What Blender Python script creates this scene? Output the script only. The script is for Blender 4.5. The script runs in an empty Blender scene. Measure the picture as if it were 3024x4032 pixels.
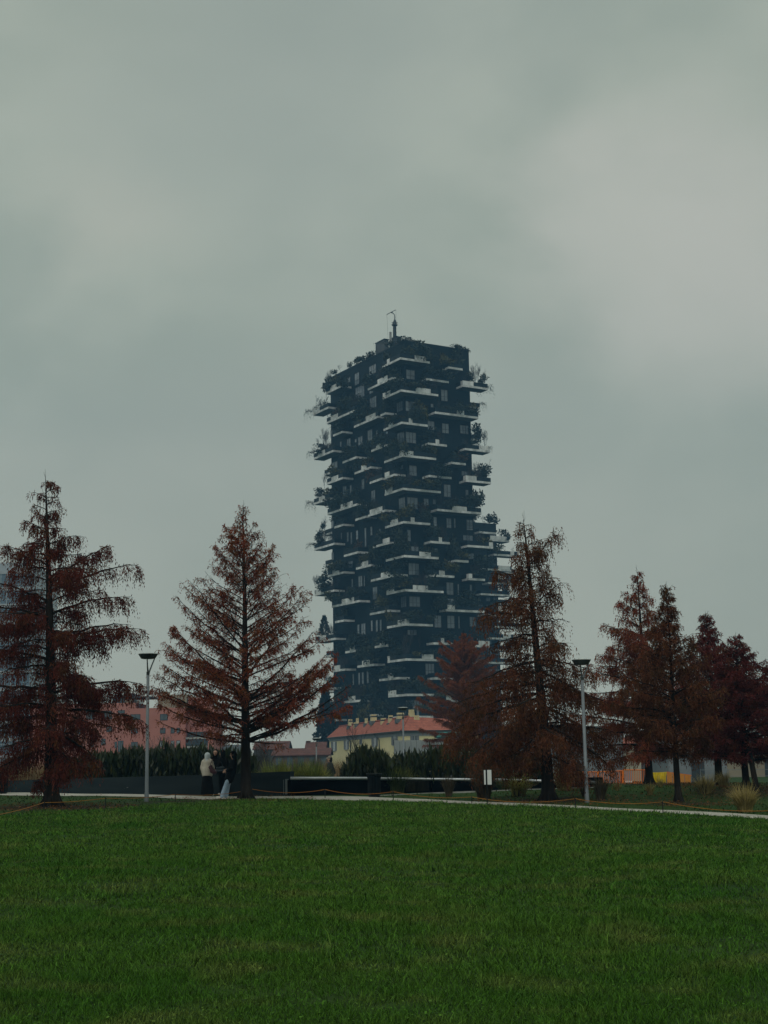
import bpy, math, random
import numpy as np
from mathutils import Vector, Matrix
R = math.radians
scene = bpy.context.scene
COL = scene.collection
rng = np.random.default_rng(7)
random.seed(7)

# ------------------------------------------------------------------ camera
F_PX, CX, CY = 5500.0, 1512.0, 2016.0
CAM_H = 1.65
PITCH = math.atan((2962 - CY) / F_PX)
ROLL = R(1.0)
_f = Vector((0, math.cos(PITCH), math.sin(PITCH)))
_u0 = Vector((0, -math.sin(PITCH), math.cos(PITCH)))
_r0 = Vector((1, 0, 0))
_r = _r0 * math.cos(ROLL) - _u0 * math.sin(ROLL)
_u = _u0 * math.cos(ROLL) + _r0 * math.sin(ROLL)
EYE = Vector((0, 0, CAM_H))

def ray(px, py):
    return _r * ((px - CX) / F_PX) + _u * ((CY - py) / F_PX) + _f

def at(px, py, Y):
    d = ray(px, py)
    return EYE + d * (Y / d.y)

def pix(p):
    q = Vector(p) - EYE
    z = q.dot(_f)
    return CX + F_PX * q.dot(_r) / z, CY - F_PX * q.dot(_u) / z

def sst(a, b, x):
    t = min(1.0, max(0.0, (x - a) / (b - a)))
    return t * t * (3 - 2 * t)

def ground(x, y):
    z = -math.tan(ROLL) * x * (1 - sst(66, 110, y)) * (1 - sst(30, 60, abs(x)))
    z += 0.34 * sst(1.5, 7.5, x) * sst(44.5, 54, y) * (1 - sst(60, 74, y))
    z -= 0.5 * sst(62, 80, y) + 1.3 * sst(90, 118, y)
    z += 0.02 * math.sin(x * .9 + 1.3) * math.sin(y * .55) * sst(4, 14, y)
    return z

def on_ground(px, py):
    d = ray(px, py)
    lo, hi = 3.0, 160.0
    t = lo
    while t < hi:
        p = EYE + d * (t / d.y)
        if p.z <= ground(p.x, p.y):
            a, b = t - .5, t
            for _ in range(18):
                m = (a + b) / 2
                p = EYE + d * (m / d.y)
                if p.z <= ground(p.x, p.y): b = m
                else: a = m
            p = EYE + d * (b / d.y)
            return Vector((p.x, p.y, ground(p.x, p.y)))
        t += .5
    p = EYE + d * (hi / d.y)
    return Vector((p.x, p.y, ground(p.x, p.y)))

cam_d = bpy.data.cameras.new("camera")
cam = bpy.data.objects.new("camera", cam_d); COL.objects.link(cam)
cam.matrix_world = Matrix(((_r.x, _u.x, -_f.x, EYE.x), (_r.y, _u.y, -_f.y, EYE.y), (_r.z, _u.z, -_f.z, EYE.z), (0, 0, 0, 1)))
cam_d.sensor_fit = 'VERTICAL'; cam_d.sensor_height = 36.0
cam_d.lens = 36.0 * F_PX / 4032.0
cam_d.clip_start = .1; cam_d.clip_end = 5000
scene.camera = cam

# ------------------------------------------------------------------ object helpers
def tag(o, label=None, cat=None, group=None, kind=None):
    if label: o['label'] = label
    if cat: o['category'] = cat
    if group: o['group'] = group
    if kind: o['kind'] = kind
    return o

def empty(name, loc, label, cat, group=None, rz=0.0):
    o = bpy.data.objects.new(name, None); COL.objects.link(o)
    o.empty_display_size = .2
    o.location = loc; o.rotation_euler = (0, 0, rz)
    return tag(o, label, cat, group)

def copy_tree(o, parent=None):
    c = o.copy(); COL.objects.link(c); c.parent = parent
    for ch in o.children: copy_tree(ch, c)
    return c

class MB:
    """collects faces, builds one mesh"""
    def __init__(s): s.v = []; s.f = []; s.m = []; s.cm = 0
    def face(s, *pts):
        b = len(s.v); s.v += [tuple(p) for p in pts]; s.f.append(tuple(range(b, b + len(pts)))); s.m.append(s.cm)
    def box(s, x0, x1, y0, y1, z0, z1):
        if x1 < x0: x0, x1 = x1, x0
        if y1 < y0: y0, y1 = y1, y0
        if z1 < z0: z0, z1 = z1, z0
        b = len(s.v)
        s.v += [(x0,y0,z0),(x1,y0,z0),(x1,y1,z0),(x0,y1,z0),(x0,y0,z1),(x1,y0,z1),(x1,y1,z1),(x0,y1,z1)]
        for q in ((3,2,1,0),(4,5,6,7),(0,1,5,4),(1,2,6,5),(2,3,7,6),(3,0,4,7)):
            s.f.append(tuple(b + i for i in q)); s.m.append(s.cm)
        return s
    def obox(s, o, ax, ay, az):
        """box from corner o with edge vectors"""
        o, ax, ay, az = Vector(o), Vector(ax), Vector(ay), Vector(az)
        b = len(s.v)
        P = [o, o+ax, o+ax+ay, o+ay]; P += [p + az for p in P]
        s.v += [tuple(p) for p in P]
        flip = ax.cross(ay).dot(az) < 0
        for q in ((3,2,1,0),(4,5,6,7),(0,1,5,4),(1,2,6,5),(2,3,7,6),(3,0,4,7)):
            q = tuple(b + i for i in q)
            s.f.append(q[::-1] if flip else q); s.m.append(s.cm)
        return s
    def tube(s, pts, rad, n=6, cap=True):
        pts = [Vector(p) for p in pts]
        if not hasattr(rad, '__len__'): rad = [rad] * len(pts)
        b = len(s.v); up = None
        for i, p in enumerate(pts):
            t = (pts[min(i+1, len(pts)-1)] - pts[max(i-1, 0)])
            t = t.normalized() if t.length > 1e-9 else Vector((0,0,1))
            if up is None:
                up = Vector((0,0,1)) if abs(t.z) < .9 else Vector((1,0,0))
            a = t.cross(up); a = a.normalized() if a.length > 1e-6 else t.orthogonal().normalized()
            c = a.cross(t).normalized(); up = c
            for k in range(n):
                g = 2 * math.pi * k / n
                s.v.append(tuple(p + (a * math.cos(g) + c * math.sin(g)) * rad[i]))
        for i in range(len(pts) - 1):
            for k in range(n):
                k2 = (k + 1) % n
                s.f.append((b+i*n+k, b+i*n+k2, b+(i+1)*n+k2, b+(i+1)*n+k)); s.m.append(s.cm)
        if cap:
            s.f.append(tuple(b + k for k in range(n))[::-1]); s.m.append(s.cm)
            s.f.append(tuple(b + (len(pts)-1)*n + k for k in range(n))); s.m.append(s.cm)
        return s
    def lathe(s, prof, c=(0,0,0), n=24):
        b = len(s.v); m = len(prof)
        for r_, z in prof:
            for k in range(n):
                g = 2*math.pi*k/n
                s.v.append((c[0]+r_*math.cos(g), c[1]+r_*math.sin(g), c[2]+z))
        for i in range(m-1):
            for k in range(n):
                k2=(k+1)%n
                s.f.append((b+i*n+k,b+i*n+k2,b+(i+1)*n+k2,b+(i+1)*n+k)); s.m.append(s.cm)
        s.f.append(tuple(b+k for k in range(n))[::-1]); s.m.append(s.cm)
        s.f.append(tuple(b+(m-1)*n+k for k in range(n))); s.m.append(s.cm)
        return s
    def mesh(s, name, mats, smooth=False):
        me = bpy.data.meshes.new(name)
        me.from_pydata(s.v, [], s.f)
        if not isinstance(mats, (list, tuple)): mats = [mats]
        for m in mats: me.materials.append(m)
        if len(mats) > 1: me.polygons.foreach_set('material_index', s.m)
        if smooth: me.polygons.foreach_set('use_smooth', [True] * len(s.f))
        me.update()
        return me
    def build(s, name, mats, parent=None, smooth=False):
        o = bpy.data.objects.new(name, s.mesh(name, mats, smooth)); COL.objects.link(o)
        if parent is not None: o.parent = parent
        return o

def np_mesh(name, V, faces_list, mats, mat_idx=None):
    """faces_list: list of int arrays (n,k)"""
    me = bpy.data.meshes.new(name)
    me.vertices.add(len(V)); me.vertices.foreach_set('co', np.ascontiguousarray(V, np.float32).ravel())
    loops = np.concatenate([f.ravel() for f in faces_list]).astype(np.int32)
    tot = np.concatenate([np.full(len(f), f.shape[1], np.int32) for f in faces_list])
    start = np.concatenate([[0], np.cumsum(tot)[:-1]]).astype(np.int32)
    me.loops.add(len(loops)); me.loops.foreach_set('vertex_index', loops)
    me.polygons.add(len(tot)); me.polygons.foreach_set('loop_start', start)
    if not isinstance(mats, (list, tuple)): mats = [mats]
    for m in mats: me.materials.append(m)
    if mat_idx is not None: me.polygons.foreach_set('material_index', mat_idx.astype(np.int32))
    me.update(calc_edges=True); me.validate()
    return me

def np_obj(name, me, parent=None):
    o = bpy.data.objects.new(name, me); COL.objects.link(o)
    if parent is not None: o.parent = parent
    return o

def unit(a): return a / np.maximum(np.linalg.norm(a, axis=1, keepdims=True), 1e-9)

def leaf_quads(P, D, L, W, g=None):
    """diamond leaves: base P, direction D, length L, width W -> verts, quads"""
    g = g or rng
    n = len(P); D = unit(D)
    S = unit(np.cross(D, g.normal(size=(n, 3))))
    L = np.broadcast_to(np.asarray(L, float).reshape(-1, 1), (n, 1)); W = np.broadcast_to(np.asarray(W, float).reshape(-1, 1), (n, 1))
    V = np.empty((n, 4, 3))
    V[:, 0] = P; V[:, 1] = P + D * L * .45 + S * W * .5; V[:, 2] = P + D * L; V[:, 3] = P + D * L * .45 - S * W * .5
    F = np.arange(n * 4).reshape(n, 4)
    return V.reshape(-1, 3), F

# ------------------------------------------------------------------ materials
def mat(name, c1, c2=None, scale=3.0, rough=.7, spec=.3, metal=0.0, bump=0.0, detail=6.0, island=0.0, transl=0.0, stretch=(1,1,1), bump_scale=None, coords='Object', ramp=(.35,.65)):
    m = bpy.data.materials.new(name); m.use_nodes = True
    nt = m.node_tree; N = nt.nodes; Lk = nt.links
    b = N['Principled BSDF']; out = N['Material Output']
    b.inputs['Roughness'].default_value = rough
    b.inputs['Specular IOR Level'].default_value = spec
    b.inputs['Metallic'].default_value = metal
    tc = N.new('ShaderNodeTexCoord'); mp = N.new('ShaderNodeMapping'); mp.inputs['Scale'].default_value = stretch
    if coords == 'World':
        ge = N.new('ShaderNodeNewGeometry'); Lk.new(ge.outputs['Position'], mp.inputs['Vector'])
    else: Lk.new(tc.outputs[coords], mp.inputs['Vector'])
    col = None
    if c2 is not None:
        nz = N.new('ShaderNodeTexNoise'); nz.inputs['Scale'].default_value = scale; nz.inputs['Detail'].default_value = detail
        Lk.new(mp.outputs[0], nz.inputs['Vector'])
        mr = N.new('ShaderNodeMapRange'); mr.inputs['From Min'].default_value = ramp[0]; mr.inputs['From Max'].default_value = ramp[1]
        Lk.new(nz.outputs['Fac'], mr.inputs['Value'])
        mx = N.new('ShaderNodeMix'); mx.data_type = 'RGBA'
        mx.inputs['A'].default_value = (*c1, 1); mx.inputs['B'].default_value = (*c2, 1)
        Lk.new(mr.outputs[0], mx.inputs['Factor']); col = mx.outputs['Result']
    else:
        rgb = N.new('ShaderNodeRGB'); rgb.outputs[0].default_value = (*c1, 1); col = rgb.outputs[0]
    if island > 0:
        ge2 = N.new('ShaderNodeNewGeometry')
        mr2 = N.new('ShaderNodeMapRange'); mr2.inputs['To Min'].default_value = 1 - island; mr2.inputs['To Max'].default_value = 1 + island
        Lk.new(ge2.outputs['Random Per Island'], mr2.inputs['Value'])
        hv = N.new('ShaderNodeHueSaturation'); Lk.new(mr2.outputs[0], hv.inputs['Value']); Lk.new(col, hv.inputs['Color']); col = hv.outputs['Color']
    Lk.new(col, b.inputs['Base Color'])
    if bump > 0:
        nb = N.new('ShaderNodeTexNoise'); nb.inputs['Scale'].default_value = bump_scale or scale * 3; nb.inputs['Detail'].default_value = 8
        Lk.new(mp.outputs[0], nb.inputs['Vector'])
        bp = N.new('ShaderNodeBump'); bp.inputs['Strength'].default_value = bump; bp.inputs['Distance'].default_value = .03
        Lk.new(nb.outputs['Fac'], bp.inputs['Height']); Lk.new(bp.outputs[0], b.inputs['Normal'])
    if transl > 0:
        tr = N.new('ShaderNodeBsdfTranslucent'); Lk.new(col, tr.inputs['Color'])
        ms = N.new('ShaderNodeMixShader'); ms.inputs[0].default_value = transl
        Lk.new(b.outputs[0], ms.inputs[1]); Lk.new(tr.outputs[0], ms.inputs[2]); Lk.new(ms.outputs[0], out.inputs['Surface'])
    return m

def panel_mat(name, c1, c2, mortar, w, h, rough=.6, spec=.3, msize=.012, offset=0.5, axes='XZ'):
    """cladding panels / tiles / bricks with thin joints"""
    m = mat(name, c1, c2, scale=1.5, rough=rough, spec=spec)
    nt = m.node_tree; N = nt.nodes; Lk = nt.links
    b = N['Principled BSDF']; src = b.inputs['Base Color'].links[0].from_socket
    tc = N.new('ShaderNodeTexCoord'); sp = N.new('ShaderNodeSeparateXYZ'); cb = N.new('ShaderNodeCombineXYZ')
    Lk.new(tc.outputs['Object'], sp.inputs[0])
    ad = N.new('ShaderNodeMath'); ad.operation = 'ADD'; Lk.new(sp.outputs['X'], ad.inputs[0]); Lk.new(sp.outputs['Y'], ad.inputs[1])
    Lk.new(ad.outputs[0], cb.inputs['X']); Lk.new(sp.outputs['Z'], cb.inputs['Y'])
    br = N.new('ShaderNodeTexBrick'); br.inputs['Scale'].default_value = 1; br.inputs['Brick Width'].default_value = w; br.inputs['Row Height'].default_value = h
    br.inputs['Mortar Size'].default_value = msize; br.offset = offset
    Lk.new(cb.outputs[0], br.inputs['Vector'])
    mx = N.new('ShaderNodeMix'); mx.data_type = 'RGBA'; mx.inputs['B'].default_value = (*mortar, 1)
    Lk.new(src, mx.inputs['A']); Lk.new(br.outputs['Fac'], mx.inputs['Factor'])
    hv = N.new('ShaderNodeHueSaturation')
    mr = N.new('ShaderNodeMapRange'); mr.inputs['To Min'].default_value = .85; mr.inputs['To Max'].default_value = 1.15
    sc = N.new('ShaderNodeSeparateColor'); br.inputs['Color1'].default_value = (0,0,0,1); br.inputs['Color2'].default_value = (1,1,1,1)
    Lk.new(br.outputs['Color'], sc.inputs[0]); Lk.new(sc.outputs[0], mr.inputs['Value']); Lk.new(mr.outputs[0], hv.inputs['Value'])
    Lk.new(mx.outputs['Result'], hv.inputs['Color']); Lk.new(hv.outputs['Color'], b.inputs['Base Color'])
    return m
# ------------------------------------------------------------------ world, sun, haze
SUN_EL, SUN_AZ = R(52), R(200)      # azimuth clockwise from +Y: behind the camera, a little to the left
w = bpy.data.worlds.new("World"); scene.world = w; w.use_nodes = True
nt = w.node_tree; N = nt.nodes; Lk = nt.links
bg = N['Background']
sky = N.new('ShaderNodeTexSky'); sky.sky_type = 'NISHITA'; sky.sun_disc = False
sky.sun_elevation = SUN_EL; sky.sun_rotation = SUN_AZ; sky.air_density = 1.5; sky.dust_density = 4
tc = N.new('ShaderNodeTexCoord')
def vmath(op, a, b=None):
    n = N.new('ShaderNodeVectorMath'); n.operation = op
    Lk.new(a, n.inputs[0])
    if b is not None:
        if hasattr(b, 'is_linked'): Lk.new(b, n.inputs[1])
        else: n.inputs[1].default_value = b
    return n
def fmath(op, a, b=None, clamp=False):
    n = N.new('ShaderNodeMath'); n.operation = op; n.use_clamp = clamp
    for i, x in enumerate((a, b)):
        if x is None: continue
        if hasattr(x, 'is_linked'): Lk.new(x, n.inputs[i])
        else: n.inputs[i].default_value = x
    return n.outputs[0]
def mrange(v, a, b, c, d, smooth=True):
    n = N.new('ShaderNodeMapRange'); n.interpolation_type = 'SMOOTHSTEP' if smooth else 'LINEAR'
    Lk.new(v, n.inputs['Value'])
    for k, x in zip(('From Min', 'From Max', 'To Min', 'To Max'), (a, b, c, d)): n.inputs[k].default_value = x
    return n.outputs[0]
def mixc(fac, a, b):
    n = N.new('ShaderNodeMix'); n.data_type = 'RGBA'
    Lk.new(fac, n.inputs['Factor'])
    for k, x in (('A', a), ('B', b)):
        if hasattr(x, 'is_linked'): Lk.new(x, n.inputs[k])
        else: n.inputs[k].default_value = (*x, 1)
    return n.outputs['Result']
dirv = vmath('NORMALIZE', tc.outputs['Generated']).outputs[0]
sep = N.new('ShaderNodeSeparateXYZ'); Lk.new(dirv, sep.inputs[0])
st = vmath('ADD', vmath('MULTIPLY', dirv, (1, 1, 1.6)).outputs[0], (1.7, .3, .9)).outputs[0]
n1 = N.new('ShaderNodeTexNoise'); n1.inputs['Scale'].default_value = 3.4; n1.inputs['Detail'].default_value = 6; n1.inputs['Roughness'].default_value = .47; n1.inputs['Distortion'].default_value = .15
Lk.new(st, n1.inputs['Vector'])
n2 = N.new('ShaderNodeTexNoise'); n2.inputs['Scale'].default_value = 1.5; n2.inputs['Detail'].default_value = 2
st2 = vmath('ADD', st, (4.3, 1.1, 2.7)).outputs[0]; Lk.new(st2, n2.inputs['Vector'])
def blob(px, py, r0, r1):
    d = ray(px, py).normalized()
    wob = vmath('SCALE', vmath('SUBTRACT', n1.outputs['Color'], (.5, .5, .5)).outputs[0]); wob.inputs['Scale'].default_value = .42
    dd = vmath('ADD', dirv, wob.outputs[0]).outputs[0]
    dot = vmath('DISTANCE', dd, tuple(d)).outputs['Value']
    return mrange(dot, r0, r1, 1, 0)
base = mixc(mrange(n1.outputs['Fac'], .38, .62, 0, 1), (.338, .386, .328), (.436, .474, .400))
base = mixc(mrange(n2.outputs['Fac'], .40, .62, 0, .55), base, (.382, .412, .358))
b1 = fmath('MULTIPLY', blob(2980, 1150, .01, .17), .75)
base = mixc(b1, base, (.540, .540, .480))
b2 = fmath('MULTIPLY', blob(2300, 1150, .01, .10), .55)
base = mixc(b2, base, (.525, .53, .468))
b3 = fmath('MULTIPLY', blob(560, 760, .01, .10), .40)
base = mixc(b3, base, (.545, .54, .455))
b4 = fmath('MULTIPLY', blob(1300, 60, .03, .24), .55)
base = mixc(b4, base, (.312, .358, .322))
zen = mrange(sep.outputs['Z'], .55, 1.0, 1.0, 1.7)
cl = vmath('SCALE', base); Lk.new(zen, cl.inputs['Scale'])
skys = vmath('SCALE', sky.outputs[0]); skys.inputs['Scale'].default_value = .06
cover = mrange(n1.outputs['Fac'], .2, .9, .97, .97)
fin = mixc(cover, skys.outputs[0], cl.outputs[0])
low = mrange(sep.outputs['Z'], -.06, -.005, 1, 0)
fin = mixc(low, fin, (.05, .06, .055))
Lk.new(fin, bg.inputs['Color']); bg.inputs['Strength'].default_value = 1.0

sl = bpy.data.lights.new("sun", 'SUN'); sl.energy = 0.85; sl.angle = R(45); sl.color = (1, .97, .92)
so = bpy.data.objects.new("sun", sl); COL.objects.link(so)
to_sun = Vector((math.sin(SUN_AZ) * math.cos(SUN_EL), math.cos(SUN_AZ) * math.cos(SUN_EL), math.sin(SUN_EL)))
so.rotation_euler = to_sun.to_track_quat('Z', 'Y').to_euler(); so.location = (-20, -30, 60)

hz = MB(); hz.box(-420, 420, -60, 700, -4, 175)
hm = bpy.data.materials.new("haze_air"); hm.use_nodes = True
hn = hm.node_tree; hn.nodes.remove(hn.nodes['Principled BSDF'])
pv = hn.nodes.new('ShaderNodeVolumePrincipled'); pv.inputs['Color'].default_value = (.26, .60, 1.0, 1)
pv.inputs['Density'].default_value = HAZE if 'HAZE' in globals() else .00041; pv.inputs['Anisotropy'].default_value = .2
hn.links.new(pv.outputs[0], hn.nodes['Material Output'].inputs['Volume'])
HAZE_OBJ = hz.build('haze', hm); tag(HAZE_OBJ, kind='stuff')

scene.view_settings.view_transform = 'Standard'; scene.view_settings.look = 'None'
scene.view_settings.exposure = 0; scene.view_settings.gamma = 1
cy = scene.cycles
cy.max_bounces = 6; cy.diffuse_bounces = 3; cy.glossy_bounces = 2; cy.transmission_bounces = 3; cy.volume_bounces = 0; cy.transparent_max_bounces = 6
cy.use_adaptive_sampling = True; cy.adaptive_threshold = .02
try: cy.use_denoising = True; cy.denoiser = 'OPENIMAGEDENOISE'
except Exception: pass

# ------------------------------------------------------------------ setting: ground, path, grass
def interp(tab, x, k):
    if x <= tab[0][0]: return tab[0][k]
    for a, b in zip(tab, tab[1:]):
        if x <= b[0]:
            t = (x - a[0]) / (b[0] - a[0]); return a[k] + (b[k] - a[k]) * t
    return tab[-1][k]
PATH = [(-900,3114,3122),(-150,3121,3131),(0,3122,3132),(150,3122.6,3134.6),(600,3130,3140.5),(800,3136,3150),(900,3138,3147),(1000,3137.5,3146),(1150,3136.6,3147),(1440,3137.5,3154),(1600,3145.6,3158),(1750,3152,3161.5),(2000,3162,3174),(2300,3176,3186),(2640,3192,3204),(3024,3213,3228),(3500,3243,3262),(4200,3300,3325),(5600,3420,3460)]
LAWN = [(-2500,3400),(-900,3270),(-150,3225),(0,3215),(170,3200),(415,3186),(600,3172),(800,3157),(960,3149),(1150,3147)] + [(a, c) for a, b, c in PATH if a > 1160]
# world-space polylines of those edges
path_far = [on_ground(a, b) for a, b, c in PATH]; path_near = [on_ground(a, c) for a, b, c in PATH]
lawn_edge = [on_ground(a, b) for a, b in LAWN]
le = np.array([(p.x, p.y) for p in lawn_edge]); le = le[np.argsort(le[:, 0])]
pf = np.array([(p.x, p.y) for p in path_far]); pf = pf[np.argsort(pf[:, 0])]
pn = np.array([(p.x, p.y) for p in path_near]); pn = pn[np.argsort(pn[:, 0])]
def lawn_y(x): return np.interp(x, le[:, 0], le[:, 1])

m_ground = mat('park_ground', (.016, .042, .007), (.030, .058, .011), scale=.35, rough=.95, spec=.1, bump=.5, bump_scale=14, coords='World')
_nt = m_ground.node_tree; _N = _nt.nodes; _L = _nt.links; _b = _N['Principled BSDF']
_src = _b.inputs['Base Color'].links[0].from_socket
_ge = _N.new('ShaderNodeNewGeometry')
_fine = _N.new('ShaderNodeTexNoise'); _fine.inputs['Scale'].default_value = 9; _fine.inputs['Detail'].default_value = 6; _L.new(_ge.outputs['Position'], _fine.inputs['Vector'])
_mr = _N.new('ShaderNodeMapRange'); _mr.inputs['From Min'].default_value = .3; _mr.inputs['From Max'].default_value = .7; _mr.inputs['To Min'].default_value = .6; _mr.inputs['To Max'].default_value = 1.35
_L.new(_fine.outputs['Fac'], _mr.inputs['Value'])
_hv = _N.new('ShaderNodeHueSaturation'); _L.new(_mr.outputs[0], _hv.inputs['Value']); _L.new(_src, _hv.inputs['Color'])
# bare earth and fallen needles worn round the tree bases and along the rope
_dirt = None
def dirt_spot(p, rx, ry, amt):
    global _dirt
    s = _N.new('ShaderNodeVectorMath'); s.operation = 'SUBTRACT'; _L.new(_ge.outputs['Position'], s.inputs[0]); s.inputs[1].default_value = (p.x, p.y, 0)
    m2 = _N.new('ShaderNodeVectorMath'); m2.operation = 'MULTIPLY'; _L.new(s.outputs[0], m2.inputs[0]); m2.inputs[1].default_value = (1/rx, 1/ry, 0)
    ln = _N.new('ShaderNodeVectorMath'); ln.operation = 'LENGTH'; _L.new(m2.outputs[0], ln.inputs[0])
    wob = _N.new('ShaderNodeMath'); wob.operation = 'ADD'; _L.new(ln.outputs['Value'], wob.inputs[0])
    wz = _N.new('ShaderNodeTexNoise'); wz.inputs['Scale'].default_value = 1.6; _L.new(_ge.outputs['Position'], wz.inputs['Vector'])
    _L.new(wz.outputs['Fac'], wob.inputs[1])
    r2 = _N.new('ShaderNodeMapRange'); r2.inputs['From Min'].default_value = .9; r2.inputs['From Max'].default_value = 1.6; r2.inputs['To Min'].default_value = amt; r2.inputs['To Max'].default_value = 0
    _L.new(wob.outputs[0], r2.inputs['Value'])
    if _dirt is None: _dirt = r2.outputs[0]
    else:
        mx = _N.new('ShaderNodeMath'); mx.operation = 'MAXIMUM'; _L.new(_dirt, mx.inputs[0]); _L.new(r2.outputs[0], mx.inputs[1]); _dirt = mx.outputs[0]
for a, b, rx, ry, am in ((200,3178,2.6,2.6,.95),(430,3176,2.0,2.2,.9),(965,3149,1.6,1.2,.95),(700,3156,2.0,1.0,.8),(2160,3152,1.6,1.6,.95),(2690,3165,1.5,1.3,.8),(2560,3090,2,2.5,.6),(2960,3120,3,3,.8),(1500,3150,3,.5,.7)):
    dirt_spot(on_ground(a, b), rx, ry, am)
_mx = _N.new('ShaderNodeMix'); _mx.data_type = 'RGBA'; _mx.inputs['B'].default_value = (.026, .017, .009, 1)
_L.new(_hv.outputs['Color'], _mx.inputs['A']); _L.new(_dirt, _mx.inputs['Factor']); _L.new(_mx.outputs['Result'], _b.inputs['Base Color'])

# terrain sheet, fine near the camera, coarse to the horizon
xs = np.unique(np.concatenate([np.linspace(-410, -60, 18), np.linspace(-60, 60, 121), np.linspace(60, 410, 18)]))
ys = np.unique(np.concatenate([np.linspace(-55, 0, 12), np.linspace(0, 130, 131), np.linspace(130, 690, 40)]))
V = np.array([(x, y, ground(x, y)) for y in ys for x in xs]); nx = len(xs)
Fq = np.array([(j*nx+i, j*nx+i+1, (j+1)*nx+i+1, (j+1)*nx+i) for j in range(len(ys)-1) for i in range(nx-1)])
g_me = np_mesh('ground', V, [Fq], m_ground); g_me.polygons.foreach_set('use_smooth', [True]*len(Fq))
tag(np_obj('ground', g_me), kind='structure')

m_path = mat('path_gravel', (.30, .285, .25), (.40, .385, .345), scale=1.2, rough=.95, spec=.15, bump=.3, bump_scale=40, coords='World')
xsP = np.linspace(pn[0, 0], pn[-1, 0], 260)
pv_, pq = [], []
for x in xsP:
    y0 = np.interp(x, pn[:, 0], pn[:, 1]); y1 = np.interp(x, pf[:, 0], pf[:, 1])
    y0 += .06 * math.sin(x * 2.7) + .05 * math.sin(x * 6.1); y1 += .05 * math.sin(x * 3.3 + 1)
    for k in range(5):
        y = y0 + (y1 - y0) * k / 4
        pv_.append((x, y, ground(x, y) + (.035 if 0 < k < 4 else .015)))
for i in range(len(xsP) - 1):
    for k in range(4):
        a = i * 5 + k; pq.append((a, a + 5, a + 6, a + 1))
tag(np_obj('path', np_mesh('path', np.array(pv_), [np.array(pq)], m_path)), kind='structure')

def grass_mat(name, c1, c2, c3, scale):
    m = mat(name, c1, c2, scale=scale, rough=.6, spec=.04, island=.85, transl=.25, coords='World', detail=4)
    n_ = m.node_tree.nodes; l_ = m.node_tree.links
    hv = [x for x in n_ if x.type == 'HUE_SAT'][0]; src = hv.inputs['Color'].links[0].from_socket
    ge = n_.new('ShaderNodeNewGeometry'); nz = n_.new('ShaderNodeTexNoise'); nz.inputs['Scale'].default_value = scale * 5; nz.inputs['Detail'].default_value = 3
    l_.new(ge.outputs['Position'], nz.inputs['Vector'])
    mr = n_.new('ShaderNodeMapRange'); mr.inputs['From Min'].default_value = .5; mr.inputs['From Max'].default_value = .7; l_.new(nz.outputs['Fac'], mr.inputs['Value'])
    mx = n_.new('ShaderNodeMix'); mx.data_type = 'RGBA'; mx.inputs['B'].default_value = (*c3, 1); l_.new(src, mx.inputs['A']); l_.new(mr.outputs[0], mx.inputs['Factor'])
    l_.new(mx.outputs['Result'], hv.inputs['Color'])
    return m
m_lawn = grass_mat('lawn_blades', (.042, .120, .013), (.074, .152, .022), (.118, .158, .038), .22)
m_mown = grass_mat('mown_blades', (.018, .046, .008), (.036, .058, .012), (.050, .048, .016), .5)

def blades(P, H, W, lean):
    n = len(P); a = rng.uniform(0, 2*np.pi, n); b = rng.uniform(0, 2*np.pi, n)
    S = np.stack([np.cos(a), np.sin(a), np.zeros(n)], 1) * W[:, None] * .5
    T = np.stack([np.cos(b), np.sin(b), np.zeros(n)], 1) * (H * lean * rng.uniform(.2, 1.6, n))[:, None]
    U = np.zeros((n, 3)); U[:, 2] = H
    V = np.empty((n, 5, 3))
    V[:, 0] = P - S; V[:, 1] = P + S; V[:, 2] = P + S*.8 + U*.6 + T*.35; V[:, 3] = P - S*.8 + U*.6 + T*.35; V[:, 4] = P + U*.92 + T
    I = np.arange(n)[:, None] * 5
    return V.reshape(-1, 3), I + np.array([[0, 1, 2, 3]]), I + np.array([[3, 2, 4]])
_gv = np.vectorize(ground)
def vnoise(x, y, s, seed):
    g = np.random.default_rng(seed); ph = g.uniform(0, 6.28, (6, 2)); k = g.normal(size=(6, 2)) * s
    return sum(np.sin(k[i, 0]*x + k[i, 1]*y + ph[i, 0]) for i in range(6)) / 6
VS, QS, TS, off = [], [], [], 0
for y0, y1, dens, h, wd in ((6.5, 11, 5000, .040, .0042), (11, 16, 2900, .042, .006), (16, 24, 1500, .045, .009), (24, 36, 700, .048, .013), (36, 60, 400, .052, .017)):
    hw = .30 * y1 + 3.2
    n = int((y1 - y0) * 2 * hw * dens)
    x = rng.uniform(-hw, hw, n); y = rng.uniform(y0, y1, n)
    keep = (np.abs(x) < .30 * y + 3.2) & (y < lawn_y(x) - .05 + .08*np.sin(x*5))
    # bare and thin spots
    keep &= rng.uniform(size=n) < np.clip(.85 + 0.6*vnoise(x, y, 1.6, 3) + .8*vnoise(x, y, 6, 4), .22, 1)
    x, y = x[keep], y[keep]; n = len(x)
    z = _gv(x, y)
    hh = h * rng.lognormal(0, .35, n) * np.clip(.9 + .45*vnoise(x, y, 1.1, 5) + .55*vnoise(x, y, 5.0, 8), .4, 2.0)
    edge = np.exp(-np.clip(lawn_y(x) - y, 0, 9) / .5); hh *= 1 + .45*edge
    tall = rng.uniform(size=n) < .012; hh[tall] *= 2.0
    v, q, t = blades(np.stack([x, y, z], 1), hh, wd * rng.uniform(.6, 1.5, n), 1.0)
    VS.append(v); QS.append(q + off); TS.append(t + off); off += len(v)
nc = 40000
yc = 7.5 + 24*rng.uniform(0, 1, nc)**1.6; xc = rng.uniform(-1, 1, nc)*(.30*yc + 1)
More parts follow.
